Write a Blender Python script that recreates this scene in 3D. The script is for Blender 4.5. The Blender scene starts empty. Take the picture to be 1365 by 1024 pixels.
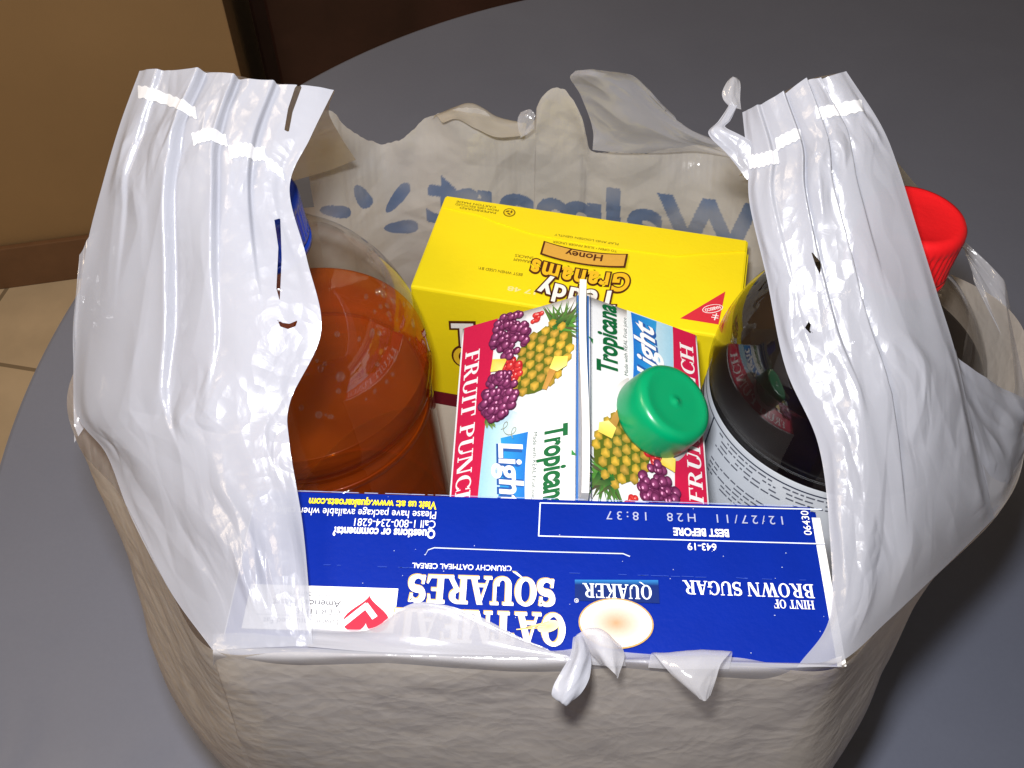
import bpy, bmesh, math, random
import numpy as np
from mathutils import Vector, Matrix
R = math.radians
random.seed(7)
rng = np.random.RandomState(11)
sc = bpy.context.scene
col = sc.collection

# ------------------------------------------------------------------ camera
PITCH = R(52)
CAM = np.array([0.0, 0.0, 0.5763])
FPX = 1327.0                                   # focal length in photograph pixels (35 mm equivalent)
cam_d = bpy.data.cameras.new('camera')
cam_d.sensor_width = 36.0
cam_d.lens = 36.0 * FPX / 1365.0
cam_d.clip_start = 0.01
cam_d.clip_end = 60
cam = bpy.data.objects.new('camera', cam_d)
cam.location = CAM
cam.rotation_euler = (math.pi / 2 - PITCH, 0, 0)
col.objects.link(cam)
sc.camera = cam
FW = np.array([0, math.cos(PITCH), -math.sin(PITCH)])
UP = np.array([0, math.sin(PITCH), math.cos(PITCH)])
RT = np.array([1.0, 0, 0])

# ------------------------------------------------------------------ light
world = bpy.data.worlds.new('World')
sc.world = world
world.use_nodes = True
bg = world.node_tree.nodes['Background']
bg.inputs[0].default_value = (1.0, 0.80, 0.58, 1)
bg.inputs[1].default_value = 0.095

fl = bpy.data.lights.new('camera_flash', 'AREA')
fl.shape = 'RECTANGLE'
fl.size = 0.034
fl.size_y = 0.018
fl.energy = 3.0
fl.color = (0.985, 0.985, 1.0)
flash = bpy.data.objects.new('camera_flash', fl)
flash.location = CAM + UP * 0.050 - RT * 0.018 - FW * 0.005
flash.rotation_euler = cam.rotation_euler
col.objects.link(flash)

rl = bpy.data.lights.new('ceiling_lamp', 'AREA')
rl.size = 0.6
rl.energy = 15
rl.color = (1.0, 0.80, 0.56)
room = bpy.data.objects.new('ceiling_lamp', rl)
room.location = (-0.9, 0.35, 1.6)
room.rotation_euler = (R(30), 0, R(10))
col.objects.link(room)

sc.view_settings.view_transform = 'Standard'
sc.view_settings.look = 'None'
sc.view_settings.exposure = 0
sc.view_settings.gamma = 1
sc.view_settings.use_curve_mapping = False
sc.render.engine = 'CYCLES'
sc.cycles.max_bounces = 10
sc.cycles.diffuse_bounces = 4
sc.cycles.glossy_bounces = 4
sc.cycles.transmission_bounces = 8
sc.cycles.transparent_max_bounces = 24
sc.cycles.caustics_reflective = False
sc.cycles.caustics_refractive = False
sc.cycles.sample_clamp_indirect = 4
sc.cycles.use_denoising = True

# ------------------------------------------------------------------ helpers
def at(px, py, Z):
    """point at depth Z (metres along the view axis) seen at photograph pixel (px, py)"""
    return CAM + Z * (FW + RT * ((px - 682.5) / FPX) - UP * ((py - 512) / FPX))

def at_np(A):
    px, py, Z = A[..., 0:1], A[..., 1:2], A[..., 2:3]
    return CAM + Z * (FW + RT * ((px - 682.5) / FPX) - UP * ((py - 512) / FPX))

def pix(P):
    d = P - CAM
    Z = d @ FW
    return np.stack([682.5 + FPX * (d @ RT) / Z, 512 - FPX * (d @ UP) / Z], -1)

def tag(o, label=None, cat=None, group=None, kind=None):
    if label: o['label'] = label
    if cat: o['category'] = cat
    if group: o['group'] = group
    if kind: o['kind'] = kind
    return o

def empty(name, loc=(0, 0, 0), rot=(0, 0, 0)):
    o = bpy.data.objects.new(name, None)
    o.empty_display_size = 0.02
    o.location = loc
    o.rotation_euler = rot
    col.objects.link(o)
    return o

def link(name, me, mat=None, parent=None, smooth=None):
    o = bpy.data.objects.new(name, me)
    col.objects.link(o)
    if mat: me.materials.append(mat)
    if parent: o.parent = parent
    if smooth is not None:
        me.polygons.foreach_set('use_smooth', [smooth] * len(me.polygons))
    return o

def bm_obj(name, bm, mat, parent=None, smooth=False):
    me = bpy.data.meshes.new(name)
    bmesh.ops.recalc_face_normals(bm, faces=bm.faces)
    bm.to_mesh(me)
    bm.free()
    return link(name, me, mat, parent, smooth)

def box_bm(sx, sy, sz, c=(0, 0, 0), bev=0.0, seg=2):
    bm = bmesh.new()
    bmesh.ops.create_cube(bm, size=1)
    for v in bm.verts:
        v.co = Vector((v.co.x * sx + c[0], v.co.y * sy + c[1], v.co.z * sz + c[2]))
    if bev:
        bmesh.ops.bevel(bm, geom=bm.edges[:], offset=bev, segments=seg, affect='EDGES', profile=0.6)
    return bm

def lathe_bm(prof, n=96, fn=None, closed=True):
    """profile [(r,z)...] turned about z; fn(r,z,angle) may alter the radius"""
    bm = bmesh.new()
    rings = []
    for r, z in prof:
        ring = []
        for i in range(n):
            a = 2 * math.pi * i / n
            rr = fn(r, z, a) if fn else r
            ring.append(bm.verts.new((rr * math.cos(a), rr * math.sin(a), z)))
        rings.append(ring)
    for k in range(len(rings) - 1):
        for i in range(n):
            j = (i + 1) % n
            bm.faces.new((rings[k][i], rings[k][j], rings[k + 1][j], rings[k + 1][i]))
    if closed:
        bm.faces.new(rings[0][::-1])
        bm.faces.new(rings[-1])
    return bm

def spline(pts, n, k=None):
    """Catmull-Rom through pts (list or array, first axis = control index) sampled n times"""
    P = np.asarray(pts, float)
    m = len(P)
    if m == 2:
        t = np.linspace(0, 1, n).reshape((-1,) + (1,) * (P.ndim - 1))
        return P[0] * (1 - t) + P[1] * t
    ext = np.concatenate([[2 * P[0] - P[1]], P, [2 * P[-1] - P[-2]]])
    t = np.linspace(0, m - 1 - 1e-9, n) if k is None else k
    i = np.clip(t.astype(int), 0, m - 2)
    f = (t - i).reshape((-1,) + (1,) * (P.ndim - 1))
    a, b, c, d = ext[i], ext[i + 1], ext[i + 2], ext[i + 3]
    return 0.5 * ((2 * b) + (-a + c) * f + (2 * a - 5 * b + 4 * c - d) * f * f + (-a + 3 * b - 3 * c + d) * f ** 3)

def net(rows, nv, nu):
    """control net (rows x cols x 3) -> dense (nv x nu x 3)"""
    A = np.asarray(rows, float)
    A = spline(A, nv)
    A = np.swapaxes(spline(np.swapaxes(A, 0, 1), nu), 0, 1)
    return A

_perm = rng.permutation(512)
_grad = rng.uniform(0, 2 * math.pi, 512)
def perlin(x, y, seed=0):
    xi, yi = np.floor(x).astype(int), np.floor(y).astype(int)
    xf, yf = x - xi, y - yi
    u, v = xf * xf * xf * (xf * (xf * 6 - 15) + 10), yf * yf * yf * (yf * (yf * 6 - 15) + 10)
    def g(ix, iy, dx, dy):
        a = _grad[(_perm[(ix + seed * 57) & 511] + iy * 131 + seed * 17) & 511]
        return np.cos(a) * dx + np.sin(a) * dy
    n00, n10 = g(xi, yi, xf, yf), g(xi + 1, yi, xf - 1, yf)
    n01, n11 = g(xi, yi + 1, xf, yf - 1), g(xi + 1, yi + 1, xf - 1, yf - 1)
    return ((n00 * (1 - u) + n10 * u) * (1 - v) + (n01 * (1 - u) + n11 * u) * v) * 1.5

def crumple(x, y, n, seed):
    """crushed film: flat facets meeting in crisp creases (random heights on a triangle lattice, about n cells over the patch)"""
    tab = np.random.RandomState(seed).uniform(0.1, 1.1, 8192)
    sz = math.sqrt((x.max() - x.min()) * (y.max() - y.min()) / n)
    X, Y = x / sz, y / sz
    k = (X + Y) * 0.3660254
    X, Y = X + k, Y + k
    ix, iy = np.floor(X).astype(int), np.floor(Y).astype(int)
    u, v = X - ix, Y - iy
    h = lambda a, b: tab[((ix + a) * 7919 + (iy + b) * 104729 + seed * 31) & 8191]
    lo = (1 - u) * h(0, 0) + (u - v) * h(1, 0) + v * h(1, 1)
    hi = (1 - v) * h(0, 0) + (v - u) * h(0, 1) + u * h(1, 1)
    return np.where(u > v, lo, hi)

def normals(G):
    du = np.gradient(G, axis=1)
    dv = np.gradient(G, axis=0)
    N = np.cross(du, dv)
    N /= np.linalg.norm(N, axis=-1, keepdims=True) + 1e-12
    s = np.sign(((CAM - G) * N).sum(-1, keepdims=True).mean())
    return N * (s if s != 0 else 1)

def in_poly(x, y, poly):
    ins = np.zeros(x.shape, bool)
    j = len(poly) - 1
    for i in range(len(poly)):
        xi, yi = poly[i]
        xj, yj = poly[j]
        c = ((yi > y) != (yj > y)) & (x < (xj - xi) * (y - yi) / (yj - yi + 1e-12) + xi)
        ins ^= c
        j = i
    return ins

def grid_obj(name, G, mat, parent, wrap=False, holes=(), PX=None, ink=None, jag=None):
    nv, nu = G.shape[:2]
    idx = np.arange(nv * nu).reshape(nv, nu)
    if wrap:
        nxt = np.roll(idx, -1, axis=1)
        q = np.stack([idx[:-1], nxt[:-1], nxt[1:], idx[1:]], -1).reshape(-1, 4)
    else:
        q = np.stack([idx[:-1, :-1], idx[:-1, 1:], idx[1:, 1:], idx[1:, :-1]], -1).reshape(-1, 4)
    if holes:
        f = PX.reshape(-1, 2)[q].mean(1)
        keep = np.ones(len(q), bool)
        for h in holes:
            keep &= ~in_poly(f[:, 0], f[:, 1], h)
        cut = np.zeros(nv * nu, bool); kp = np.zeros(nv * nu, bool)
        cut[q[~keep].ravel()] = True
        kp[q[keep].ravel()] = True
        q = q[keep]
        G = G.copy()
        Gf, Pf = G.reshape(-1, 3), PX.reshape(-1, 2)
        for k in np.nonzero(cut & kp)[0]:       # draw the cut's rim onto the clean outline
            best, bp_ = 1e9, None
            for h in holes:
                for a in range(len(h)):
                    p0, p1 = np.array(h[a], float), np.array(h[(a + 1) % len(h)], float)
                    e_ = p1 - p0
                    u_ = np.clip(((Pf[k] - p0) @ e_) / (e_ @ e_ + 1e-9), 0, 1)
                    c_ = p0 + u_ * e_
                    dd_ = ((Pf[k] - c_) ** 2).sum()
                    if dd_ < best: best, bp_ = dd_, c_
            Z = (Gf[k] - CAM) @ FW
            Gf[k] += Z / FPX * ((bp_[0] - Pf[k][0]) * RT - (bp_[1] - Pf[k][1]) * UP)
    me = bpy.data.meshes.new(name)
    me.from_pydata(G.reshape(-1, 3).tolist(), [], q.tolist())
    if ink is not None:
        a = me.attributes.new('ink', 'FLOAT', 'POINT')
        a.data.foreach_set('value', ink.reshape(-1).astype(np.float32))
    uv = me.uv_layers.new(name='UVMap')
    V, U = np.meshgrid(np.linspace(0, 1, nv), np.linspace(0, 1, nu), indexing='ij')
    UVv = np.stack([U, V], -1).reshape(-1, 2)
    li = np.empty(len(me.loops), np.int32)
    me.loops.foreach_get('vertex_index', li)
    uv.data.foreach_set('uv', UVv[li].reshape(-1).astype(np.float32))
    me.validate()
    return link(name, me, mat, parent, True)

# ------------------------------------------------------------------ materials
class NT:
    def __init__(s, name):
        s.m = bpy.data.materials.new(name)
        s.m.use_nodes = True
        s.t = s.m.node_tree
        s.t.nodes.clear()
        s.out = s.t.nodes.new('ShaderNodeOutputMaterial')
    def n(s, typ, ins=None, **kw):
        nd = s.t.nodes.new('ShaderNode' + typ)
        for k, v in kw.items(): setattr(nd, k, v)
        for k, v in (ins or {}).items(): s.i(nd, k, v)
        return nd
    def i(s, nd, k, v):
        if isinstance(v, tuple) and len(v) == 2 and hasattr(v[0], 'outputs'):
            s.t.links.new(v[0].outputs[v[1]], nd.inputs[k])
        elif hasattr(v, 'outputs'):
            s.t.links.new(v.outputs[0], nd.inputs[k])
        else:
            nd.inputs[k].default_value = v
    def surf(s, nd): s.t.links.new(nd.outputs[0], s.out.inputs[0])

def schlick(t, f0, normal=None, f90=0.8):
    """facing-independent fresnel, the same from either side of a thin film"""
    g = t.n('NewGeometry')
    dt = t.n('VectorMath', {0: (g, 'Incoming'), 1: normal if normal is not None else (g, 'Normal')}, operation='DOT_PRODUCT')
    ab = t.n('Math', {0: (dt, 'Value')}, operation='ABSOLUTE')
    iv = t.n('Math', {0: 1.0, 1: ab}, operation='SUBTRACT', use_clamp=True)
    pw = t.n('Math', {0: iv, 1: 5.0}, operation='POWER')
    return t.n('MapRange', {0: pw, 1: 0.0, 2: 1.0, 3: f0, 4: f90})

def c4(c): return (c[0], c[1], c[2], 1)

def ramp(t, fac, stops):
    r = t.n('ValToRGB', {0: fac})
    e = r.color_ramp.elements
    while len(e) < len(stops): e.new(0.5)
    for k, (p, c) in enumerate(stops):
        e[k].position = p
        e[k].color = c4(c)
    return r

def plain(name, colr, rough=0.45, vary=0.06, scale=40, bump=0.0, bscale=200, spec=0.5, coat=0.0, sss=0.0):
    t = NT(name)
    tc = t.n('TexCoord')
    nz = t.n('TexNoise', {'Vector': (tc, 'Object'), 'Scale': scale, 'Detail': 5.0})
    lo = tuple(max(0, c * (1 - vary)) for c in colr)
    hi = tuple(min(1, c * (1 + vary)) for c in colr)
    rp = ramp(t, (nz, 0), [(0.3, lo), (0.7, hi)])
    b = t.n('BsdfPrincipled', {'Base Color': rp, 'Roughness': rough, 'Specular IOR Level': spec, 'Coat Weight': coat})
    b.inputs['Subsurface Weight'].default_value = sss
    b.inputs['Subsurface Radius'].default_value = (.004, .002, .001)
    if bump:
        n2 = t.n('TexNoise', {'Vector': (tc, 'Object'), 'Scale': bscale, 'Detail': 4.0})
        bp = t.n('Bump', {'Strength': bump, 'Distance': 0.001, 'Height': (n2, 0)})
        t.i(b, 'Normal', bp)
    t.surf(b)
    return t.m

def print_mat():
    t = NT('printed_ink')
    a = t.n('Attribute', attribute_name='Col')
    tc = t.n('TexCoord')
    nz = t.n('TexNoise', {'Vector': (tc, 'Object'), 'Scale': 900.0, 'Detail': 3.0})
    mr = t.n('MapRange', {0: (nz, 0), 3: 0.92, 4: 1.05})
    mx = t.n('MixRGB', {0: 1.0, 1: (a, 'Color'), 2: mr}, blend_type='MULTIPLY')
    b = t.n('BsdfPrincipled', {'Base Color': mx, 'Roughness': 0.38, 'Specular IOR Level': 0.4})
    t.surf(b)
    return t.m

def film_mat(name, opacity, white=(0.80, 0.81, 0.85), thru=(0.74, 0.70, 0.64), transl=0.30, bump=0.5, gl=0.22, bscale=(60, 60, 60), ink=False, single=None, crush=0.0, f0=0.045):
    """thin polyethylene film: scatters, lets some light and sight through, glossy on top"""
    t = NT(name)
    tc = t.n('TexCoord')
    mp = t.n('Mapping', {0: (tc, 'Object'), 3: bscale})
    nz = t.n('TexNoise', {'Vector': mp, 'Scale': 1.0, 'Detail': 4.0, 'Roughness': 0.55, 'Distortion': 0.6})
    vo = t.n('TexVoronoi', {'Vector': mp, 'Scale': 2.3, 'Randomness': 1.0}, feature='F1')
    ad = t.n('Math', {0: (nz, 0), 1: (vo, 0)}, operation='ADD')
    bp = t.n('Bump', {'Strength': bump, 'Distance': 0.004, 'Height': ad})
    dcol = white
    d = t.n('BsdfDiffuse', {'Color': c4(white)})
    tr = t.n('BsdfTranslucent', {'Color': c4(thru)})
    if ink:
        at_ = t.n('Attribute', attribute_name='ink')
        m1 = t.n('MixRGB', {0: (at_, 'Fac'), 1: c4(white), 2: (0.11, 0.20, 0.40, 1)})
        m2 = t.n('MixRGB', {0: (at_, 'Fac'), 1: c4(thru), 2: (0.09, 0.17, 0.36, 1)})
        t.i(d, 'Color', m1)
        t.i(tr, 'Color', m2)
    if crush:                   # finely crushed film: little facets with sharp creases
        wn_ = t.n('TexNoise', {'Vector': (tc, 'Object'), 'Scale': 40.0, 'Detail': 3.0})
        wv = t.n('MixRGB', {0: 0.02, 1: (tc, 'Object'), 2: (wn_, 'Color')}, blend_type='ADD')
        v1 = t.n('TexVoronoi', {'Vector': wv, 'Scale': 85.0}, feature='F1')
        v2 = t.n('TexVoronoi', {'Vector': wv, 'Scale': 210.0}, feature='F1')
        a2 = t.n('Math', {0: (v2, 0), 1: 0.45}, operation='MULTIPLY')
        a3 = t.n('Math', {0: (v1, 0), 1: a2}, operation='ADD')
        b2 = t.n('Bump', {'Strength': crush, 'Distance': 0.004, 'Height': a3})
        t.i(d, 'Normal', b2)
        t.i(bp, 'Normal', b2)
    mix = t.n('MixShader', {0: transl, 1: d, 2: tr})
    tp = t.n('BsdfTransparent', {0: (0.97, 0.97, 0.98, 1)})
    # cloudy film: opacity wanders a little
    n3 = t.n('TexNoise', {'Vector': (tc, 'Object'), 'Scale': 25.0, 'Detail': 3.0})
    op = t.n('MapRange', {0: (n3, 0), 1: 0.3, 2: 0.7, 3: opacity - 0.05, 4: min(1, opacity + 0.04)})
    if single is not None:      # single film near the mouth, several layers pleated together higher up
        uvn = t.n('UVMap')
        sp = t.n('SeparateXYZ', {0: uvn})
        ly = t.n('MapRange', {0: (sp, 'Y'), 1: 0.02, 2: 0.42, 3: single, 4: 1.0})
        op = t.n('Math', {0: op, 1: ly}, operation='MULTIPLY')
    m3 = t.n('MixShader', {0: op, 1: tp, 2: mix})
    fr = schlick(t, f0, None, 0.30)
    gs = t.n('BsdfGlossy', {'Color': (1, 1, 1, 1), 'Roughness': gl, 'Normal': bp})
    fm = t.n('Math', {0: fr, 1: 1.0}, operation='MULTIPLY')
    m4 = t.n('MixShader', {0: fm, 1: m3, 2: gs})
    t.surf(m4)
    return t.m

def clear_mat(name, tint, gl=0.05, ior=1.5, haze=0.05, bump=0.06, hz=(0.8, 0.78, 0.74), bsc=30.0):
    """thin clear plastic wall: straight-through view, fresnel gloss, slight haze"""
    t = NT(name)
    tc = t.n('TexCoord')
    nz = t.n('TexNoise', {'Vector': (tc, 'Object'), 'Scale': bsc, 'Detail': 2.0})
    bp = t.n('Bump', {'Strength': bump, 'Distance': 0.003, 'Height': (nz, 0)})
    tp = t.n('BsdfTransparent', {0: c4(tint)})
    d = t.n('BsdfDiffuse', {0: c4(hz)})
    m = t.n('MixShader', {0: haze, 1: tp, 2: d})
    fr = schlick(t, ((ior - 1) / (ior + 1)) ** 2, bp)
    g = t.n('BsdfGlossy', {'Roughness': gl, 'Normal': bp})
    m2 = t.n('MixShader', {0: fr, 1: m, 2: g})
    t.surf(m2)
    return t.m

def juice_mat(name, thru, body, solid, bands=True):
    t = NT(name)
    tc = t.n('TexCoord')
    mp = t.n('Mapping', {0: (tc, 'Object'), 3: (8, 12, 130)})
    nz = t.n('TexNoise', {'Vector': mp, 'Scale': 1.0, 'Detail': 4.0, 'Distortion': 1.2})
    rp = ramp(t, (nz, 0), [(0.36, tuple(c * 0.50 for c in body)), (0.64, body)])  # streaks put the reflected ripple of the bottle's rings into the colour
    d = t.n('BsdfPrincipled', {'Base Color': rp, 'Roughness': 0.3, 'Specular IOR Level': 0.3})
    tp = t.n('BsdfTransparent', {0: c4(thru)})
    m = t.n('MixShader', {0: solid, 1: tp, 2: d})
    fr = schlick(t, 0.03)
    g = t.n('BsdfGlossy', {'Roughness': 0.03})
    m2 = t.n('MixShader', {0: fr, 1: m, 2: g})
    t.surf(m2)
    return t.m

M = {}
M['print'] = print_mat()
M['film_handle'] = film_mat('bag_film_doubled', 0.93, white=(0.405, 0.415, 0.47), thru=(0.55, 0.55, 0.59), transl=0.22, bump=0.14, bscale=(90, 90, 30), gl=0.25, single=0.76, f0=0.035)  # cool tint of the flash is put into the handle film's white
M['film_body'] = film_mat('bag_film', 0.82, white=(0.76, 0.685, 0.605), thru=(0.72, 0.64, 0.54), transl=0.40, bump=0.25, bscale=(55, 55, 70), gl=0.18, crush=0.10)  # same film, with the warm beige of its shaded side put into the colour
M['film_back'] = film_mat('bag_film_printed', 0.82, white=(0.70, 0.67, 0.63), thru=(0.70, 0.65, 0.58), transl=0.36, bump=0.15, bscale=(45, 45, 60), gl=0.18, ink=True, crush=0.05)  # beige of the dimmer, shaded back wall is put into the film colour
M['film_thin'] = film_mat('bag_film_single', 0.50, white=(0.68, 0.68, 0.73), bump=0.15, gl=0.14, bscale=(60, 60, 60))
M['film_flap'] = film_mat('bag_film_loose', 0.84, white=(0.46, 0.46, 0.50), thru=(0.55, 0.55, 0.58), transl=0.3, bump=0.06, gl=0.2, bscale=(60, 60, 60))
M['film_inner'] = film_mat('bag_film_inner', 0.80, white=(0.62, 0.58, 0.52), thru=(0.66, 0.60, 0.52), transl=0.40, bump=0.12, bscale=(50, 50, 50), gl=0.22)  # brownish shade behind the handles is put into this film's colour
M['seam'] = film_mat('heat_seal', 0.985, white=(0.84, 0.84, 0.87), bump=0.10, gl=0.3, bscale=(160, 160, 160))
M['blue_card'] = plain('blue_cardboard', (0.0005, 0.014, 0.215), 0.45, 0.05, 60, 0.12, 500, spec=0.15)
M['white_card'] = plain('raw_cardboard_edge', (0.80, 0.79, 0.76), 0.7, 0.05, 200)
M['yellow_card'] = plain('yellow_cardboard', (0.88, 0.70, 0.008), 0.42, 0.03, 30, 0.10, 500)
M['carton'] = plain('white_coated_board', (0.82, 0.82, 0.82), 0.40, 0.03, 40, 0.08, 400)
M['green_cap'] = plain('green_plastic', (0.0, 0.30, 0.115), 0.30, 0.05, 30, 0.05, 300, sss=0.05)
M['red_cap'] = plain('red_plastic', (0.70, 0.008, 0.012), 0.38, 0.06, 50, 0.15, 400)
M['blue_cap'] = plain('blue_plastic', (0.010, 0.045, 0.40), 0.35, 0.05, 50, 0.1, 300)
M['pet'] = clear_mat('clear_bottle_plastic', (0.96, 0.95, 0.93), 0.030, 1.7, 0.003)
M['pet_dark'] = clear_mat('clear_bottle_plastic_grey', (0.92, 0.90, 0.88), 0.03, 2.0, 0.004)
M['apple'] = juice_mat('amber_juice', (0.98, 0.54, 0.085), (0.85, 0.14, 0.002), 0.20)
M['grape'] = juice_mat('dark_grape_juice', (0.10, 0.015, 0.015), (0.006, 0.0015, 0.002), 0.93)
M['label'] = plain('paper_label', (0.62, 0.66, 0.72), 0.45, 0.04, 60)
M['drop'] = clear_mat('water_drops', (0.97, 0.97, 0.97), 0.02, 1.6, 0.015)

# ------------------------------------------------------------------ setting
def table_material():
    t = NT('grey_laminate')
    tc = t.n('TexCoord')
    n1 = t.n('TexNoise', {'Vector': (tc, 'Object'), 'Scale': 420.0, 'Detail': 4.0})
    n2 = t.n('TexNoise', {'Vector': (tc, 'Object'), 'Scale': 5.0, 'Detail': 4.0})
    a = ramp(t, (n1, 0), [(0.3, (0.187, 0.204, 0.272)), (0.7, (0.193, 0.211, 0.281))])
    b = ramp(t, (n2, 0), [(0.3, (0.9, 0.9, 0.9)), (0.75, (1, 1, 1))])
    m = t.n('MixRGB', {0: 1.0, 1: a, 2: b}, blend_type='MULTIPLY')
    bp = t.n('Bump', {'Strength': 0.02, 'Distance': 0.0005, 'Height': (n1, 0)})
    n4 = t.n('TexNoise', {'Vector': (tc, 'Object'), 'Scale': 9.0, 'Detail': 6.0, 'Distortion': 1.5})
    rg = t.n('MapRange', {0: (n4, 0), 1: 0.35, 2: 0.7, 3: 0.36, 4: 0.60})
    p = t.n('BsdfPrincipled', {'Base Color': m, 'Roughness': rg, 'Specular IOR Level': 0.35, 'Normal': bp})
    t.surf(p)
    return t.m

def floor_material():
    t = NT('cream_floor_tile')
    tc = t.n('TexCoord')
    mp = t.n('Mapping', {0: (tc, 'Object'), 2: (0, 0, R(11))})
    br = t.n('TexBrick', {'Vector': mp, 'Scale': 1.0, 'Mortar Size': 0.004, 'Brick Width': 0.3, 'Row Height': 0.3,
                          'Color1': (0.80, 0.66, 0.48, 1), 'Color2': (0.77, 0.635, 0.465, 1), 'Mortar': (0.34, 0.27, 0.19, 1)}, offset=0.0)
    nz = t.n('TexNoise', {'Vector': (tc, 'Object'), 'Scale': 14.0, 'Detail': 6.0})
    r = ramp(t, (nz, 0), [(0.3, (0.85, 0.85, 0.85)), (0.7, (1, 1, 1))])
    m = t.n('MixRGB', {0: 1.0, 1: br, 2: r}, blend_type='MULTIPLY')
    p = t.n('BsdfPrincipled', {'Base Color': m, 'Roughness': 0.4})
    t.surf(p)
    return t.m

FLOOR_Z = -0.73
bm = bmesh.new()
bmesh.ops.create_grid(bm, x_segments=1, y_segments=1, size=3.5)
fo = bm_obj('floor', bm, floor_material())
fo.location = (0, 1.2, FLOOR_Z)
tag(fo, kind='structure')

wd = np.array([0.98068, 0.19563, 0]); wn = np.array([-0.19563, 0.98068, 0])
W0 = np.array([-0.9245, 1.2475, FLOOR_Z])
def wall_box(name, s0, s1, d0, d1, z0, z1, mat, parent=None, bev=0.002):
    bm = box_bm(s1 - s0, d1 - d0, z1 - z0, ((s0 + s1) / 2, (d0 + d1) / 2, (z0 + z1) / 2), bev)
    bm.transform(Matrix(((wd[0], wn[0], 0, W0[0]), (wd[1], wn[1], 0, W0[1]), (0, 0, 1, FLOOR_Z), (0, 0, 0, 1))))
    return bm_obj(name, bm, mat, parent)
wall_m = plain('tan_wall_paint', (0.43, 0.28, 0.14), 0.7, 0.05, 6, 0.15, 180)
wo = wall_box('wall', -1.6, 0.508, 0.0, 0.5, 0.0, 1.9, wall_m)
tag(wo, kind='structure')
bb = wall_box('baseboard', -1.6, 0.500, -0.012, -0.001, 0.0, 0.092, plain('brown_baseboard', (0.22, 0.115, 0.06), 0.5, 0.1, 20))
bb.parent = wo
cm = plain('dark_opening_brown', (0.035, 0.016, 0.013), 0.45, 0.25, 12)  # darkness of the opening given as a deep brown colour
ct = empty('filler_cabinet', (0.20, 1.40, FLOOR_Z))  # cabinet added to fill the dark opening past the wall corner
tag(ct, 'dark brown cabinet added to fill the dark opening beyond the wall corner behind the table', 'cabinet')
def cab(name, c, s, mat, bev=0.006):
    o = bm_obj(name, box_bm(s[0], s[1], s[2], c, bev), mat, ct)
    return o
cab('body', (0.25, 0.32, 0.75), (1.75, 0.5, 1.5), cm)
cab('plinth', (0.25, 0.30, 0.05), (1.79, 0.56, 0.10), cm)
for k in range(3):
    d = cab('door', (-0.32 + k * 0.575, 0.058, 0.80), (0.55, 0.018, 1.30), plain('dark_door_%d' % k, (0.05 + .012 * k, 0.020, 0.016), 0.4, 0.3, 10))
    cab('handle', (-0.32 + k * 0.575 + 0.22, 0.035, 0.80), (0.012, 0.024, 0.12), cm, 0.003)

# round table
tb = empty('oval_table', (0.2246, 0.4236, FLOOR_Z))
tag(tb, 'large oval table with smooth grey laminate top under the grocery bag', 'table')
tm = table_material()
RTB = 0.582
prof = [(RTB - .03, -.035), (RTB - .004, -.033), (RTB, -.029), (RTB, -.004), (RTB - .0015, -.001), (RTB - .004, 0.0)]
bm = lathe_bm([(r, z - FLOOR_Z) for r, z in prof], 256)
for v in bm.verts:
    if v.co.x > 1e-4: v.co.x += 0.40
o = bm_obj('table_top', bm, tm, tb)
dm = plain('dark_table_leg', (0.03, 0.03, 0.032), 0.4)
bm_obj('pedestal', lathe_bm([(.05, .03), (.04, .05), (.04, .69), (.12, .694)], 48), dm, tb, True)
bm_obj('base_plate', lathe_bm([(.30, 0), (.30, .012), (.06, .035)], 64), dm, tb)

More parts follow.
